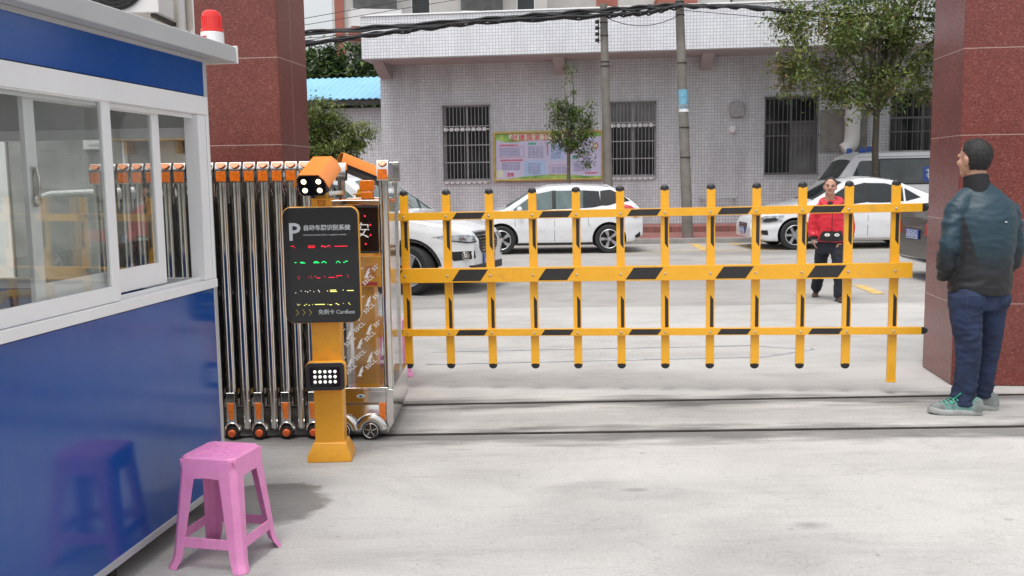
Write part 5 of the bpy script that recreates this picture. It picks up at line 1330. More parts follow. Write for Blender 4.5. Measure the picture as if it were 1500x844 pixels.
def tree(name, loc, base_r, fork, blobs, seed, lab, cat='tree', ncl=120, nper=40, leaf=.1, spread=.16, mats=('leaf_a', 'leaf_b', 'leaf_c'), wts=(3, 2, 2), bark='bark', lean=(0, 0), group=None, nbr=9):
    r = random.Random(seed); root = empty(name, loc, 0, lab, cat, group)
    cb, cl = crown_mesh(r, blobs, ncl, nper, leaf, spread, mats, wts)
    mb = MB()
    f = Vector((lean[0], lean[1], fork))
    mb.tube([(0, 0, -.05), (base_r*.1, 0, .05), (lean[0]*.3+.02, lean[1]*.3, fork*.35), (lean[0]*.7-.015, lean[1]*.7, fork*.7), f], [base_r*1.35, base_r*1.08, base_r*.95, base_r*.85, base_r*.75], 10)
    tips = r.sample(cl, min(nbr, len(cl)))
    tips += sorted(cl, key=lambda c: -c.z)[:2]
    for t in tips:
        st_ = f+Vector((0, 0, -r.uniform(0, .25)*fork*.3)); d = t-st_
        m1 = st_+d*.4+Vector((r.uniform(-.1, .1), r.uniform(-.1, .1), .12*d.length*.6)); m2 = st_+d*.75+Vector((r.uniform(-.08, .08), r.uniform(-.08, .08), .06))
        mb.tube([st_, m1, m2, t], [base_r*.5, base_r*.32, base_r*.2, base_r*.08], 6)
        for c in r.sample(cl, 3):
            if (c-m2).length < .9: mb.tube([m2, (m2+c)/2+Vector((0, 0, .04)), c], [base_r*.16, base_r*.1, base_r*.05], 5)
    mb.build('trunk', MT[bark], root)
    o = cb.build('crown', [MT[m] for m in mats], root, smooth=0, recalc=False)
    return root
tree('young_tree', (1.42, 22.9, .1), .055, 2.05, [((.02,0,2.6),(.46,.42,.55)), ((-.02,0,3.45),(.13,.13,.62)), ((-.36,.05,2.95),(.16,.16,.5)), ((.46,-.05,2.9),(.16,.16,.55)), ((0,0,3.0),(.3,.3,.3)), ((.42,-.1,2.05),(.2,.2,.35)), ((-.3,0,2.35),(.25,.25,.22))], 11,
     'slim young tree with a small pointed crown in front of the poster board', ncl=150, nper=34, leaf=.08, spread=.08, mats=('leaf_a', 'leaf_b', 'leaf_c'), wts=(4, 3, 1), bark='bark_pale', lean=(-.03, 0))
tree('street_tree', (8.62, 22.75, .1), .088, 3.0, [((-.2,0,4.4),(1.5,1.3,1.3)), ((-1.4,.1,4.1),(1.0,.9,1.0)), ((-1.2,0,5.3),(1.0,1.0,1.0)), ((.6,0,5.6),(1.2,1.2,1.1)), ((.9,.2,4.2),(.9,.9,.8)), ((-1.75,0,3.45),(.7,.6,.5)), ((-.3,-.2,3.3),(.9,.8,.5)), ((-2.0,0,4.5),(.6,.6,.7)), ((-2.0,.1,5.6),(.6,.6,.8)), ((1.2,0,3.5),(.8,.7,.5)), ((1.6,0,5.0),(.8,.8,1.0))], 23,
     'leafy street tree with a dark thin trunk rising in front of the silver van', ncl=400, nper=62, leaf=.125, spread=.19, mats=('leaf_a', 'leaf_b', 'leaf_pale', 'leaf_rust'), wts=(4, 4, 1.2, 1), nbr=16)
tree('street_tree', (11.6, 21.6, .1), .11, 3.0, [((-1.1,0,5.1),(1.0,.9,.8)), ((-.2,0,5.9),(1.5,1.3,1.1)), ((.4,0,4.7),(1.0,1.0,.9))], 29,
     'dark green long leaved tree cut off by the top of the right pillar', ncl=220, nper=40, leaf=.17, spread=.2, mats=('leaf_dark', 'leaf_c', 'leaf_a'), wts=(4, 3, 1))
tree('small_tree', (-4.45, 24.0, .1), .08, 1.3, [((0,0,2.4),(.75,.6,.7)), ((-.2,0,3.15),(.45,.4,.4)), ((.65,0,2.6),(.42,.35,.35)), ((-.7,0,2.5),(.6,.5,.8))], 31,
     'bright green bushy small tree just right of the left pillar', ncl=260, nper=46, leaf=.105, spread=.12, mats=('leaf_b', 'leaf_a', 'leaf_pale'), wts=(4, 3, 1))
for i, (x, y, s_, lab) in enumerate(((-6.9, 39, 1.1, 'dense dark bamboo like tree behind the blue roof, nearest the left pillar'), (-4.9, 40, 1.0, 'dense dark tree behind the blue roof, beside the end of the white canopy'), (-9.6, 41, 1.15, 'dense dark tree behind the blue roof, half hidden by the left pillar'))):
    tree('background_tree', (x, y, 0), .15, 3.0, [((0,0,4.6*s_),(1.5,1.2,1.4)), ((-.9,0,5.4*s_),(.9,.9,.9)), ((.8,.2,5.5*s_),(.9,.8,.8)), ((0,0,6.1*s_),(.6,.6,.5)), ((.2,-.4,3.6*s_),(1.7,1.0,1.2)), ((-.8,-.3,4.2*s_),(1.2,1.0,1.0)), ((.9,-.2,4.4*s_),(1.1,1.0,1.0))], 41+i, lab, ncl=520, nper=40, leaf=.25, spread=.25,
         mats=('leaf_dark', 'leaf_c', 'leaf_a'), wts=(4, 4, 1), group='dark trees behind the blue roof')

# ------------------------------------------------------------------ utility poles and cables
def pole(x, y, h, r0, r1, dx, lab, bands):
    root = empty('utility_pole', (x, y, .1), 0, lab, 'utility pole', 'concrete utility poles on the pavement')
    n = 10; mb = MB(); mb.tube([(dx*k/n, 0, -.2+(h+.2)*k/n) for k in range(n+1)], [r0+(r1-r0)*k/n for k in range(n+1)], 20); mb.build('shaft', MT['conc_pole'], root)
    for z in bands:
        rr = r0+(r1-r0)*z/h+.006; mb = MB(); mb.tube([(dx*z/h, 0, z), (dx*z/h, 0, z+.03)], rr, 20); mb.build('steel_band', MT['dark_steel'], root)
    return root
q1 = pole(2.36, 22.95, 5.5, .125, .085, -.13, 'grey concrete utility pole behind the white hatchback, with an insulator rack', (4.05, 4.15, 4.75, 5.05, 5.3))
mb = MB(); mb.box(-.26, -.235, -.02, .02, 4.6, 5.15)
for k in range(4): mb.box(-.26, -.12, -.012, .012, 4.66+.14*k, 4.68+.14*k); mb.lathe([(0,0),(.035,0),(.03,.03),(.04,.035),(.03,.08),(0,.085)], 12, M=T(-.29, 0, 4.63+.14*k))
mb.build('insulator_rack', MT['dark_steel'], q1)
q2 = pole(4.25, 22.95, 8.2, .135, .085, -.36, 'grey leaning concrete utility pole with a pale blue notice wrapped round it', (1.9, 2.6, 4.1, 5.2, 5.5))
def wrap(z0, z1, m, nm, par):
    mb = MB(); n = 14; rr = lambda z: .135-.05*z/8.2+.004
    rings = [[(-.36*z/8.2+rr(z)*math.cos(a), rr(z)*math.sin(a), z) for a in [R(190+160*k/n) for k in range(n+1)]]+[(-.36*z/8.2+(rr(z)-.01)*math.cos(a), (rr(z)-.01)*math.sin(a), z) for a in [R(350-160*k/n) for k in range(n+1)]] for z in (z0, (z0+z1)/2, z1)]
    mb.loft(rings); return mb.build(nm, MT[m], par)
nt_ = wrap(3.05, 3.50, 'notice_blue', 'notice', q2); wrap(2.98, 3.16, 'paper_white', 'notice', q2)
def cable(name, pts, r, lab, n=1, jit=.03, seed=0, sag=.0, m='cable', cat='cables', group='overhead cables along the street'):
    rd = random.Random(seed); mb = MB()
    for k in range(n):
        off = Vector((0, rd.uniform(-jit, jit), rd.uniform(-jit, jit))); path = []
        for (a, b) in zip(pts, pts[1:]):
            a = Vector(a); b = Vector(b); N_ = 14
            for i in range(N_):
                t = i/N_; p = a.lerp(b, t); p.z -= sag*4*t*(1-t)
                path.append(p+off*(1+.8*math.sin(i*1.3+k*2))+Vector((0, 0, rd.uniform(-.5, .5)*jit*.5)))
        path.append(Vector(pts[-1])+off)
        mb.tube(path, r*rd.uniform(.8, 1.15), 7)
    return tag(mb.build(name, MT[m]), lab, cat, group)
Y_ = 22.75
cable('cable_bundle', [(-12, Y_, 4.75), (-4.9, Y_, 4.98), (-.7, Y_, 5.24), (2.28, Y_, 5.42), (4.02, Y_, 5.52)], .024, 'upper strand of the thick black cable bundle crossing the white canopy', 6, .035, 1)
cable('cable_bundle', [(-12, Y_-.05, 4.2), (-4.9, Y_-.05, 4.72), (-2.6, Y_-.05, 5.0), (-.7, Y_-.05, 5.19), (2.28, Y_-.05, 5.30), (3.2, Y_-.05, 5.34), (4.02, Y_-.05, 5.50)], .022, 'lower drooping strand of the thick black cable bundle left of the first pole', 6, .04, 2)
cable('cable_bundle', [(4.02, Y_, 5.5), (5.4, Y_, 5.47), (7.2, Y_, 5.27), (10.2, Y_, 5.10), (16, Y_, 5.05)], .028, 'thick black cable bundle running into the street tree at the right', 6, .035, 3)
cable('cable_wire', [(2.28, Y_-.02, 5.25), (4.0, Y_-.02, 5.3)], .008, 'thin loose wire looping between the two utility poles', 1, 0, 4, .22)
cable('cable_wire', [(-9, Y_+.3, 5.0), (-4.85, Y_+.3, 5.37), (-1.2, Y_+.3, 5.95), (2.3, Y_+.3, 6.7)], .009, 'thin wire climbing to the right above the blue roof, upper of two', 1, 0, 5)
cable('cable_wire', [(-9, Y_+.3, 4.6), (-4.85, Y_+.3, 5.22), (-1.2, Y_+.3, 5.76), (2.3, Y_+.3, 6.4)], .009, 'thin wire climbing to the right above the blue roof, lower of two', 1, 0, 6)
cable('cable_wire', [(-9, Y_+.1, 4.75), (-4.9, Y_+.1, 4.88), (-2.4, Y_+.1, 5.05), (-.5, Y_+.1, 5.3)], .008, 'slack thin wire just under the upper cable strand at the left', 2, .05, 7)
cable('cable_wire', [(4.0, Y_+.1, 5.42), (6.2, Y_+.1, 5.2), (8.6, Y_+.1, 5.0)], .008, 'thin wire sagging below the cable bundle right of the second pole', 1, 0, 8)

# ------------------------------------------------------------------ beige building left of the gate, seen over and through the booth
bb_ = empty('beige_building', (-9.5, 8.7, 0), 0, 'beige rendered building behind the guard booth', 'building')
mb = MB(); mb.box(0, 6.85, 0, 2.6, 0, 6.5); mb.build('wall', MT['beige_wall'], bb_, smooth=0)
mb = MB(); mb.box(5.0, 6.3, -.03, -.003, 0, 2.25); mb.build('cement_band', MT['grey_wall'], bb_, smooth=0)
mb = MB(); mb.box(4.6, 4.98, -.05, -.004, .2, 2.2); mb.build('door', MT['white_wall'], bb_, bevel=.006)
mb = MB(); mb.box(2.6, 4.4, -.06, -.004, 1.35, 2.15); mb.build('shutter', MT['red_wall'], bb_, bevel=.006)
for x, r_ in ((6.62, .035), (6.05, .022), (6.74, .02)):
    mb = MB(); mb.cyl((x, -.05, 0), (x, -.05, 6.5), r_, n=10); mb.box(x-.05, x+.05, -.05, 0, 2.9, 2.93); mb.build('downpipe', MT['white_plastic'], bb_)
o = MB().box(-3.5, -2.80, 8.42, 8.69, 1.965, 2.0).box(-3.4, -3.37, 8.5, 8.69, 1.85, 1.965).box(-2.95, -2.92, 8.5, 8.69, 1.85, 1.965).build('wall_shelf', MT['wood'], bevel=.003); tag(o, 'wooden shelf on the beige wall seen through the booth windows', 'shelf')
o = MB().box(-3.8, -3.6, 8.60, 8.69, 1.90, 2.05).box(-3.75, -3.65, 8.59, 8.60, 1.94, 2.02).build('meter_box', MT['white_plastic'], bevel=.006); tag(o, 'small pale meter box on the grey wall seen through the booth windows', 'meter box')
ht = MB().tube([(-3.95, 8.0, 0), (-3.95, 8.0, 1.43), (-3.90, 8.0, 1.5), (-3.82, 8.0, 1.52), (-2.9, 8.0, 1.55), (-2.84, 8.0, 1.5), (-2.82, 8.0, 1.42), (-2.82, 8.0, 0)], .022, 10).build('handrail', MT['white_plastic']); tag(ht, 'white bent tube rail seen through the booth windows', 'handrail')
ac = empty('air_conditioner', (-3.26, 8.3, 3.0), 0, 'air conditioner condenser with a round fan grille above the booth roof', 'air conditioner')
mb = MB(); mb.box(-.40, .36, -.14, .22, 0, .60); mb.build('casing', MT['white_plastic'], ac, bevel=.01)
mb = MB(); mb.lathe([(0, 0), (.26, 0), (.27, .012), (.25, .02), (0, .02)], 36, M=T(0, -.141, .29, R(90))); gl = mb.build('fan_opening', MT['black'], ac)
mb = MB()
for k in range(1, 9): mb.tube([(.03*k*math.cos(a), -.165-.004*(8-k)*.5, .29+.03*k*math.sin(a)) for a in [2*PI*j/36 for j in range(37)]], .0035, 5)
for k in range(12): a = 2*PI*k/12; mb.tube([(.03*math.cos(a), -.182, .29+.03*math.sin(a)), (.255*math.cos(a), -.165, .29+.255*math.sin(a))], .003, 5)
mb.build('fan_grille', MT['ac_grey'], ac)
mb = MB(); mb.box(-.36, -.32, -.12, .38, -.03, 0); mb.box(.28, .32, -.12, .38, -.03, 0); mb.build('wall_bracket', MT['dark_steel'], ac)
# ------------------------------------------------------------------ people
def organic(mb, name, m, parent, voxel, smooth_it=6, wrinkle=0, wf=9, seed=0, stretch=(1, 1, 1), fold=None):
    """fuses overlapping tubes and ellipsoids into one continuous skin, then adds cloth wrinkles"""
    me = bpy.data.meshes.new('raw'); me.from_pydata([tuple(p) for p in mb.v], [], mb.f)
    bm = bmesh.new(); bm.from_mesh(me); bmesh.ops.recalc_face_normals(bm, faces=bm.faces); bm.to_mesh(me); bm.free()
    o = bpy.data.objects.new('raw', me); col.objects.link(o)
    r = o.modifiers.new('r', 'REMESH'); r.mode = 'VOXEL'; r.voxel_size = voxel
    s = o.modifiers.new('s', 'SMOOTH'); s.iterations = smooth_it; s.factor = .5
    bpy.context.view_layer.update()
    out = bpy.data.meshes.new_from_object(o.evaluated_get(bpy.context.evaluated_depsgraph_get()))
    bpy.data.objects.remove(o); bpy.data.meshes.remove(me)
    if wrinkle:
        off = Vector((seed*3.1, seed*1.7, seed*.9)); nn = [Vector(v.normal) for v in out.vertices]
        for v, n in zip(out.vertices, nn):
            p = Vector((v.co.x*stretch[0], v.co.y*stretch[1], v.co.z*stretch[2]))*wf+off
            a = 1-abs(mnoise.noise(p))*2.2; b = mnoise.noise(p*2.3)
            k = fold(v.co) if fold else 1
            v.co += n*(wrinkle*k*(a*.7+b*.35-.2))
    ms = m if isinstance(m, (list, tuple)) else [m]
    for x in ms: out.materials.append(x)
    o = link(name, out, parent, smooth=180)
    return o
def two_tone(name, top, low, z0, z1, sheen=.05, rough=.55):
    """quilted jacket cloth that changes colour towards the hem"""
    m, nt, out = nodes_of(name); N = nt.nodes.new; L = nt.links.new
    b = N('ShaderNodeBsdfPrincipled'); L(b.outputs[0], out.inputs[0]); b.inputs['Roughness'].default_value = rough; b.inputs['Sheen Weight'].default_value = sheen
    tc = N('ShaderNodeTexCoord'); sp = N('ShaderNodeSeparateXYZ'); L(tc.outputs['Object'], sp.inputs[0])
    n = N('ShaderNodeTexNoise'); n.inputs['Scale'].default_value = 5; n.inputs['Detail'].default_value = 5; L(tc.outputs['Object'], n.inputs['Vector'])
    k = N('ShaderNodeMath'); k.operation = 'MULTIPLY_ADD'; L(n.outputs[0], k.inputs[0]); k.inputs[1].default_value = .14; L(sp.outputs[2], k.inputs[2])
    mr = N('ShaderNodeMapRange'); mr.inputs['From Min'].default_value = z0+.07; mr.inputs['From Max'].default_value = z1+.07; mr.interpolation_type = 'SMOOTHSTEP'; L(k.outputs[0], mr.inputs[0])
    mx = N('ShaderNodeMix'); mx.data_type = 'RGBA'; mx.inputs['A'].default_value = (*low, 1); mx.inputs['B'].default_value = (*top, 1); L(mr.outputs[0], mx.inputs['Factor'])
    n2 = N('ShaderNodeTexNoise'); n2.inputs['Scale'].default_value = 28; n2.inputs['Detail'].default_value = 4; L(tc.outputs['Object'], n2.inputs['Vector'])
    m2 = N('ShaderNodeMix'); m2.data_type = 'RGBA'; m2.blend_type = 'MULTIPLY'; m2.inputs['Factor'].default_value = .5; L(mx.outputs['Result'], m2.inputs['A'])
    rr = N('ShaderNodeMapRange'); rr.inputs['To Min'].default_value = .5; rr.inputs['To Max'].default_value = 1.4; L(n2.outputs[0], rr.inputs[0]); L(rr.outputs[0], m2.inputs['B'])
    # dark cloth panel let in under the arm
    def mth(op, a, c):
        q = N('ShaderNodeMath'); q.operation = op
        for i_, x_ in enumerate((a, c)):
            if isinstance(x_, (int, float)): q.inputs[i_].default_value = x_
            else: L(x_, q.inputs[i_])
        return q.outputs[0]
    pm = mth('MULTIPLY', mth('MULTIPLY', mth('LESS_THAN', sp.outputs[0], mth('SUBTRACT', mth('MULTIPLY', mth('SUBTRACT', 1.32, sp.outputs[2]), .26), .165)), mth('GREATER_THAN', sp.outputs[0], -.178)), mth('LESS_THAN', sp.outputs[2], 1.30))
    m3 = N('ShaderNodeMix'); m3.data_type = 'RGBA'; L(pm, m3.inputs['Factor']); L(m2.outputs['Result'], m3.inputs['A']); m3.inputs['B'].default_value = (*low, 1)
    L(m3.outputs['Result'], b.inputs['Base Color'])
    bp = N('ShaderNodeBump'); bp.inputs['Strength'].default_value = .35; bp.inputs['Distance'].default_value = .006; L(n2.outputs[0], bp.inputs['Height']); L(bp.outputs[0], b.inputs['Normal'])
    return m

def head_shapes(mb, M, s=1.):
    """head with its chin at the origin, facing local +y"""
    def E(c, r): mb.ell([x*s for x in c], [x*s for x in r], 20, 14, 0, M)
    E((0, -.012, .142), (.075, .095, .092)); E((0, .014, .085), (.066, .073, .075)); E((0, .036, .035), (.047, .042, .036)); E((0, .056, .020), (.026, .021, .02))
    E((0, .07, .132), (.058, .02, .016)); E((0, .088, .096), (.012, .016, .030)); E((0, .097, .084), (.016, .016, .012))
    for sx in (-1, 1):
        E((sx*.045, .050, .088), (.024, .026, .024)); E((sx*.078, -.012, .105), (.010, .022, .034)); E((sx*.084, -.018, .112), (.008, .014, .022))
    E((0, .071, .052), (.026, .014, .010))
    mb.tube([M @ Vector((0, -.03*s, .06*s)), M @ Vector((0, -.05*s, -.10*s))], [.058*s, .066*s], 18)
def hair_mesh(name, M, s, m, parent, keep, puff=1.06, seed=0):
    """short hair: a shell over the skull, only where keep(unit direction) says hair grows; closed with thickness"""
    bm = bmesh.new(); bmesh.ops.create_icosphere(bm, subdivisions=5, radius=1)
    for v in list(bm.verts):
        if not keep(v.co): bm.verts.remove(v)
    for v in bm.verts:
        d = v.co.copy(); k = puff+.03*mnoise.noise(d*9+Vector((seed, 0, 0)))+.02*mnoise.noise(d*30)
        lower = 1 if d.z > 0 else (1-.06*(-d.z))
        v.co = Vector((d.x*.078*k*lower, -.012+d.y*.097*k, .140+d.z*(.095 if d.z > 0 else .118)*k))*s
    bmesh.ops.recalc_face_normals(bm, faces=bm.faces); bm.normal_update()
    rd = random.Random(seed); strands = []
    for f in bm.faces:
        if rd.random() < .45:
            c = f.calc_center_median(); n_ = f.normal if f.normal.dot(c-Vector((0, -.012, .13))*s) > 0 else -f.normal
            dr = (n_*.55+Vector((rd.uniform(-.5, .5), rd.uniform(-.3, .5), -.55))).normalized(); sd2 = dr.cross(n_).normalized()*.0011
            strands.append((c-sd2-n_*.002, c+sd2-n_*.002, c+dr*rd.uniform(.008, .017)*s))
    r = bmesh.ops.solidify(bm, geom=bm.faces[:], thickness=.012*s)
    for tr in strands: bm.faces.new([bm.verts.new(p) for p in tr])
    for v in bm.verts: v.co = M @ v.co
    bmesh.ops.recalc_face_normals(bm, faces=bm.faces)
    me = bpy.data.meshes.new(name); bm.to_mesh(me); bm.free(); me.materials.append(MT[m])
    return link(name, me, parent, smooth=180)
def hand(mb, w, d, side, s=1., curl=.5):
    """palm and five separate fingers from the wrist w along d (unit)"""
    w = Vector(w); d = Vector(d).normalized(); x = Vector((0, 1, 0)); x = (x-d*x.dot(d)).normalized(); nrm = d.cross(x)*side
    mb.tube([w-d*.03*s, w+d*.02*s, w+d*.06*s, w+d*.09*s], [(.026*s, .02*s), (.036*s, .018*s), (.041*s, .017*s), (.038*s, .014*s)], 12, up=x)
    for k, (o, l) in enumerate(((-.030, .068), (-.010, .080), (.010, .074), (.029, .058))):
        a = w+d*.085*s+x*o*s; b = a+d*l*.45*s+nrm*curl*.012*s; c = b+(d*(1-curl*.6)+nrm*curl).normalized()*l*.32*s; e = c+(d*(1-curl)+nrm*(curl+.3)).normalized()*l*.25*s
        mb.tube([a-d*.02*s, a, b, c, e], [.0095*s, .0095*s, .0088*s, .0078*s, .006*s], 8)
    a = w+d*.025*s-x*.030*s; b = a+(d*.7-x*.7+nrm*.2).normalized()*.035*s; c = b+(d*.9-x*.25+nrm*.3).normalized()*.032*s
    mb.tube([a+x*.01*s, a, b, c], [.013*s, .012*s, .0105*s, .007*s], 8)

# ---- man in the teal and black jacket, back to the camera, hands in his pockets
man = empty('person', (3.07, 6.22, 0), 0, 'man in teal and black jacket and blue jeans standing before the right pillar, back turned', 'person')
Mh = T(-.055, .065, 1.555, R(4), 0, R(25)) @ Matrix.Scale(1.06, 4)
J = dict(lh=(-.105, -.0, .80), lk=(-.075, -.045, .45), la=(-.085, .0, .09), rh=(.085, .05, .80), rk=(.105, .075, .45), ra=(.095, .13, .09))
mb = MB(); head_shapes(mb, Mh, 1.0)
mb.tube([(0, .0, .80), (.0, .0, 1.0), (.0, .01, 1.25), (-.01, .02, 1.40), (-.025, .03, 1.50)], [(.10, .14), (.09, .13), (.10, .16), (.085, .14), (.06, .07)], 16, up=(0, 1, 0))
for a, b, c in ((J['lh'], J['lk'], J['la']), (J['rh'], J['rk'], J['ra'])): mb.tube([a, b, c], [.07, .05, .036], 12)
mb.tube([(-.18, .0, 1.38), (-.235, -.04, 1.12), (-.20, .08, .93)], [.05, .04, .032], 10); mb.tube([(.18, .06, 1.37), (.24, .08, 1.12), (.21, .18, .93)], [.05, .04, .032], 10)
hand(mb, (-.20, .09, .95), (.45, .55, -.5), 1, .95); hand(mb, (.21, .19, .95), (-.35, .45, -.6), -1, .95)
body = organic(mb, 'body', MT['skin'], man, .0065, 4)
def k_back(d):
    if d.z > .62: return d.y < .72
    if d.z > .05: return d.y < .42 and not (abs(d.x) > .80 and d.y > .12 and d.z < .2)
    if d.z > -.45: return d.y < -.02
    return d.z > -.92 and d.y < -.12
hair_mesh('hair', Mh, 1.0, 'hair', man, k_back, 1.07, 2)
# jacket
mb = MB(); up = (0, 1, 0)
mb.tube([(-.003, .01, .80), (.0, .01, .85), (.002, .005, 1.0), (.006, .005, 1.15), (.006, .01, 1.28), (.0, .02, 1.37), (-.012, .03, 1.44), (-.03, .04, 1.50)],
        [(.155, .195), (.158, .198), (.150, .197), (.155, .205), (.150, .215), (.125, .195), (.095, .125), (.07, .085)], 28, up=up)
mb.ell((-.150, .01, 1.37), (.08, .085, .07)); mb.tube([(-.03, .03, 1.47), (-.10, .025, 1.43), (-.165, .0, 1.38)], [.06, .065, .06], 14); mb.tube([(-.03, .03, 1.47), (.09, .045, 1.42), (.16, .06, 1.36)], [.06, .065, .06], 14); mb.ell((.165, .06, 1.345), (.075, .085, .075))
mb.tube([(-.165, .0, 1.37), (-.215, -.025, 1.24), (-.235, -.045, 1.12), (-.235, -.01, 1.0), (-.205, .05, .90)], [.074, .066, .064, .060, .052], 18)
mb.tube([(.17, .06, 1.36), (.222, .075, 1.24), (.245, .085, 1.12), (.245, .12, 1.0), (.215, .19, .90)], [.08, .076, .074, .07, .06], 18)
jk = organic(mb, 'jacket', two_tone('teal_black_cloth', (.009, .036, .055), (.008, .009, .012), .93, 1.2), man, .009, 5, .009, 11, 1, (.7, .7, 1.6),
    lambda p: .6+.9*(1 if abs(p.x) > .19 else 0)+.5*max(0, 1-abs(p.z-.9)/.1))
mb = MB(); R0 = [(-.03+.082*math.cos(a), .035+.088*math.sin(a)) for a in [2*PI*k/24 for k in range(24)]]
mb.loft([[(x, y, 1.465) for x, y in R0], [(-.035+(x+.03)*.95, y+.004, 1.53) for x, y in R0], [(-.04+(x+.03)*.92, .045+(y-.035)*.95, 1.563-(y-.035)*.24) for x, y in R0], [(-.04+(x+.03)*.78, .045+(y-.035)*.82, 1.563-(y-.035)*.24) for x, y in R0], [(-.03+(x+.03)*.7, y, 1.47) for x, y in R0]])
mb.build('collar', mat('collar_black', (.012, .012, .014), .8), jk)
mb = MB(); mb.ell((.075, -.145, 1.275), (.009, .002, .003), 8, 6); mb.build('chest_mark', MT['print_white'], jk)
# dark side panel of the left sleeve seam
# jeans
mb = MB()
mb.tube([(-.01, .01, .70), (-.01, .01, .78), (-.008, .01, .90)], [(.135, .185), (.14, .188), (.13, .18)], 24, up=up)
mb.ell((-.09, -.06, .77), (.105, .085, .10)); mb.ell((.085, -.035, .77), (.10, .085, .10))
mb.tube([(-.103, -.02, .80), (-.098, -.03, .64), (-.083, -.045, .47), (-.075, -.025, .30), (-.083, .0, .12), (-.085, .0, .055)], [.108, .100, .080, .074, .076, .084], 20)
mb.tube([(.088, .03, .80), (.094, .05, .64), (.105, .07, .47), (.103, .10, .30), (.098, .13, .13), (.097, .13, .08)], [.105, .097, .080, .073, .072, .078], 20)
jeans = organic(mb, 'jeans', MT['denim'], man, .009, 4, .008, 11, 4, (.8, .8, 1.9), lambda p: .45+.9*math.exp(-((p.z-.47)/.10)**2)+1.3*math.exp(-((p.z-.12)/.10)**2))
mb = MB()
def on(mesh_o, x, z):   # point on the back of a garment
    ok, p, n, i = mesh_o.ray_cast((x, -1, z), (0, 1, 0)); return (p.x, p.y-.0015, p.z) if ok else (x, -.1, z)
for x0, x1 in ((-.145, -.035), (.03, .12)):
    for a, b in (((x0, .805), (x1, .80)), ((x0, .805), (x0+.008, .70)), ((x1, .80), (x1-.008, .70)), ((x0+.008, .70), ((x0+x1)/2, .675)), ((x1-.008, .70), ((x0+x1)/2, .675))):
        mb.tube([on(jeans, a[0]+(b[0]-a[0])*t/8, a[1]+(b[1]-a[1])*t/8) for t in range(9)], .0022, 5)
mb.build('pocket_stitching', mat('stitching', (.035, .05, .105), .8), jeans)
# trainers
def shoe(x, y, rz, up_m, sole_m, toe_m, lace, s=1.):
    M = T(x, y, 0, 0, 0, rz) @ Matrix.Scale(s, 4)     # toe points to local +y
    def oval(y_): # half width along the sole
        return interp([(-.13,.012),(-.12,.028),(-.09,.036),(-.02,.035),(.05,.044),(.10,.045),(.145,.036),(.165,.02),(.172,.006)], y_)
    ys = [-.13,-.125,-.11,-.08,-.04,0,.04,.08,.11,.135,.155,.168,.172]
    def outline(k, z, dz=0): return [(oval(y_)*k, y_, z+interp([(-.13,.004),(-.05,0),(.1,0),(.172,.014)], y_)+dz) for y_ in ys]+[(-oval(y_)*k, y_, z+interp([(-.13,.004),(-.05,0),(.1,0),(.172,.014)], y_)+dz) for y_ in ys[::-1]]
    mb = MB(); mb.loft([outline(.93, 0), outline(1.04, .008), outline(1.05, .026), outline(.98, .034)], M=M); so_ = mb.build('shoe', MT[sole_m], man if s > .95 else red, smooth=50)
    mb = MB(); rings = []
    for y_, h, w_ in ((-.125,.075,.026),(-.10,.088,.036),(-.06,.090,.036),(-.02,.088,.035),(.02,.075,.037),(.06,.058,.041),(.10,.046,.041),(.135,.038,.032),(.16,.028,.016)):
        rings.append([(w_*math.cos(a)*(1 if a < .3 or a > 2.8 else .93), y_, .03+(h-.03+.02)*math.sin(a)*1.0) for a in [PI*k/12 for k in range(13)]])
    mb.loft(rings, M=M); u = mb.build('shoe_upper', MT[up_m], so_)
    mb = MB(); rings = []
    for y_, h, w_ in ((.085,.054,.0435),(.11,.047,.042),(.138,.041,.034),(.163,.032,.019)):
        rings.append([(w_*math.cos(a), y_, .028+(h-.028+.022)*math.sin(a)) for a in [PI*k/12 for k in range(13)]])
    mb.loft(rings, M=M); mb.build('toe_cap', MT[toe_m], so_)
    mb = MB(); rings = []
    for y_, h, w_ in ((-.132,.07,.024),(-.11,.086,.038),(-.085,.086,.039),(-.07,.06,.039)):
        rings.append([(w_*math.cos(a), y_, .03+(h-.03+.016)*math.sin(a)) for a in [PI*k/12 for k in range(13)]])
    mb.loft(rings, M=M); mb.build('heel_counter', MT[toe_m], so_)
    if lace:
        mb = MB()
        for k in range(5):
            y_ = .012+.02*k; z = interp([(0,.105),(.1,.066)], y_)
            mb.tube([(-.03, y_, z-.014), (-.012, y_+.006, z+.003), (.012, y_+.01, z+.003), (.03, y_+.004, z-.014)], .0035, 6, M=M)
        for sx in (-1, 1):
            mb.tube([(0, .0, .112), (sx*.02, -.008, .135), (sx*.04, .01, .128), (sx*.018, .02, .108), (0, .0, .112)], .0038, 6, M=M); mb.tube([(0, 0, .11), (sx*.025, .035, .10), (sx*.045, .045, .075)], .003, 6, M=M)
        mb.build('laces', MT[lace], so_)
shoe(-.125, -.03, R(80), 'shoe_teal', 'shoe_sole', 'shoe_grey', 'teal_lace', 1.12)
shoe(.05, .115, R(72), 'shoe_grey', 'shoe_sole', 'shoe_grey', 'teal_lace', 1.12)

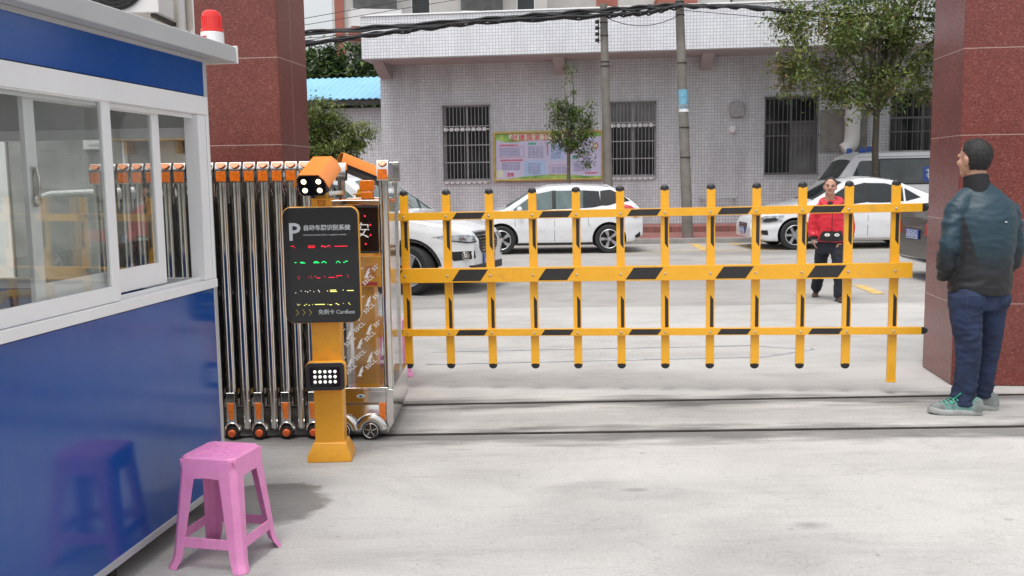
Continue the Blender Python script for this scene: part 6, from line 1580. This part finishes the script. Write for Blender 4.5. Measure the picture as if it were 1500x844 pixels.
# ---- man in the red jacket walking towards the gate
red = empty('person', (4.0, 11.95, 0), R(-14), 'man in a red hooded jacket walking across the road towards the yellow barrier', 'person')
S = .86
Mr = T(-.03, -.04, 1.325, R(6), R(-3), R(180-5)) @ Matrix.Scale(1.0, 4)
mb = MB(); head_shapes(mb, Mr, .93)
mb.tube([(0, 0, .70), (0, 0, .95), (-.01, 0, 1.15), (-.02, .0, 1.27)], [(.09, .12), (.085, .12), (.08, .13), (.05, .06)], 14, up=(0, 1, 0))
mb.tube([(-.08, .1, .72), (-.11, .22, .40), (-.13, .42, .12)], [.075, .05, .036], 12); mb.tube([(.075, -.02, .72), (.10, -.06, .38), (.115, -.06, .08)], [.075, .05, .036], 12)
for sx in (-1, 1): mb.tube([(sx*.155, 0, 1.17), (sx*.215, .03, .96), (sx*.21, -.02, .80)], [.045, .038, .028], 10); hand(mb, (sx*.21, -.02, .79), (-sx*.15, -.05, -1), -sx, .88)
organic(mb, 'body', MT['skin'], red, .0065, 3)
def k_red(d):
    if d.z > .5: return d.y < .62
    if d.z > .0: return d.y < .30 and abs(d.x) > .2 or d.y < -.2
    return d.z > -.5 and d.y < -.15
hair_mesh('hair', Mr, .93, 'hair_grey', red, k_red, 1.085, 5)
s_ = .93
for sx in (-1, 1):
    mb = MB(); mb.ell((sx*.031*s_, .079*s_, .113*s_), (.013*s_, .006*s_, .006*s_), 10, 6, 0, Mr); mb.build('eye', mat('dark_eye', (.09, .05, .04), .6), red)
    mb = MB(); mb.tube([(sx*.014*s_, .090*s_, .131*s_), (sx*.034*s_, .090*s_, .137*s_), (sx*.052*s_, .077*s_, .131*s_)], .003, 6, M=Mr); mb.build('eyebrow', MT['hair_grey'], red)
mb = MB(); mb.tube([(-.025*s_, .076*s_, .053*s_), (0, .0865*s_, .0545*s_), (.025*s_, .076*s_, .053*s_)], .0038, 6, M=Mr); mb.build('mouth', mat('lips', (.22, .08, .07), .5), red)
mb = MB()
mb.tube([(0, 0, .745), (0, 0, .80), (0, 0, .95), (-.005, 0, 1.10), (-.01, .0, 1.19), (-.015, 0, 1.26)], [(.125, .165), (.135, .172), (.13, .175), (.12, .185), (.10, .155), (.075, .09)], 24, up=(0, 1, 0))
for sx in (-1, 1):
    mb.ell((sx*.14, 0, 1.15), (.075, .075, .07))
    mb.tube([(sx*.145, 0, 1.16), (sx*.20, .02, 1.04), (sx*.222, .025, .93), (sx*.212, -.02, .80)], [.075, .07, .066, .058], 16)
mb.tube([(-.12, -.02, 1.21), (-.10, .09, 1.25), (0, .13, 1.27), (.10, .09, 1.25), (.12, -.02, 1.21)], [.045, .05, .055, .05, .045], 12)   # folded hood
mb.tube([(-.105, -.03, 1.23), (-.085, -.085, 1.20), (-.04, -.11, 1.16)], [.04, .036, .03], 10); mb.tube([(.09, -.03, 1.23), (.075, -.085, 1.20), (.04, -.11, 1.16)], [.04, .036, .03], 10)
rj = organic(mb, 'jacket', MT['red_jacket'], red, .011, 3, .008, 10, 7, (.8, .8, 1.4))
mb = MB(); mb.tube([(-.03, -.075, 1.235), (-.02, -.10, 1.19), (-.005, -.115, 1.15)], [.035, .03, .02], 10); mb.build('scarf', MT['navy'], rj)
def onr(x, z, o=.006):
    ok, p, n, i = rj.ray_cast((x, -1, z), (0, 1, 0)); return Vector((x, (p.y if ok else -.13)-o, z))
mb = MB()   # black pouch pocket with two pale eye shaped patches
def patch(poly, o, mb):
    n = len(poly); c = sum((Vector((a, b, 0)) for a, b in poly), Vector())/n
    v = [onr(c.x, c.y, o)]; K_ = 6
    for k in range(1, K_+1): v += [onr(c.x+(a-c.x)*k/K_, c.y+(b-c.y)*k/K_, o) for a, b in poly]
    v += [onr(a, b, o-.015) for a, b in poly]
    f = [(0, 1+i, 1+(i+1) % n) for i in range(n)]
    for k in range(K_): f += [(1+k*n+i, 1+k*n+(i+1) % n, 1+(k+1)*n+(i+1) % n, 1+(k+1)*n+i) for i in range(n)]
    mb.add(v, f)
patch([(-.145,.765),(-.135,.83),(-.105,.885),(-.05,.88),(0,.885),(.05,.88),(.11,.89),(.135,.83),(.14,.765),(.07,.755),(0,.755),(-.07,.755)], .012, mb)
mb.build('pouch_pocket', MT['trim'], rj, smooth=40)
for cx in (-.055, .06):
    mb = MB(); patch([(cx+.032*math.cos(a), .838+.021*math.sin(a)) for a in [2*PI*k/12 for k in range(12)]], .018, mb)
    e_ = mb.build('pocket_patch', MT['print_white'], rj, smooth=40)
    mb = MB(); patch([(cx+.004*math.cos(a), .838+.015*math.sin(a)) for a in [2*PI*k/10 for k in range(10)]], .022, mb); mb.build('patch_spot', MT['trim'], e_, smooth=40)
for sx in (-1, 1):
    mb = MB(); mb.tube([(sx*.212, -.02, .812), (sx*.211, -.022, .775)], [.054, .048], 14); mb.build('cuff', MT['trim'], rj)
mb = MB(); mb.tube([onr(0.0, .76+.028*k, .002) for k in range(14)], .004, 6); mb.build('zip', MT['trim'], rj)
mb = MB()
mb.tube([(0, .02, .60), (0, .02, .68), (0, .01, .78)], [(.115, .155), (.12, .16), (.11, .15)], 20, up=(0, 1, 0))
mb.tube([(-.085, .06, .70), (-.10, .15, .52), (-.112, .23, .38), (-.125, .33, .22), (-.135, .43, .10)], [.092, .085, .075, .07, .068], 16)
mb.tube([(.08, .0, .70), (.092, -.05, .52), (.102, -.07, .38), (.11, -.065, .22), (.115, -.06, .05)], [.092, .085, .075, .07, .07], 16)
organic(mb, 'trousers', MT['navy'], red, .011, 3, .008, 9, 9, (.8, .8, 1.6))
def leather(x, y, z, rz, pitch):
    M = T(x, y, z, 0, 0, rz) @ Matrix.Rotation(pitch, 4, 'X'); mb = MB(); rings = []
    for y_, h, w_ in ((-.10,.055,.022),(-.08,.07,.033),(-.02,.07,.034),(.04,.055,.038),(.09,.042,.040),(.13,.032,.03),(.15,.02,.012)):
        rings.append([(w_*math.cos(a), y_, h*math.sin(a)) for a in [PI*k/10 for k in range(11)]])
    mb.loft(rings, M=M); o = mb.build('shoe', MT['brown_shoe'], red)
    mb = MB(); mb.box(-.036, .036, -.10, .12, -.014, .002, M=M); mb.build('sole', MT['trim'], o, bevel=.008)
leather(.118, -.09, .016, R(192), 0); leather(-.14, .43, .035, R(172), R(-14))
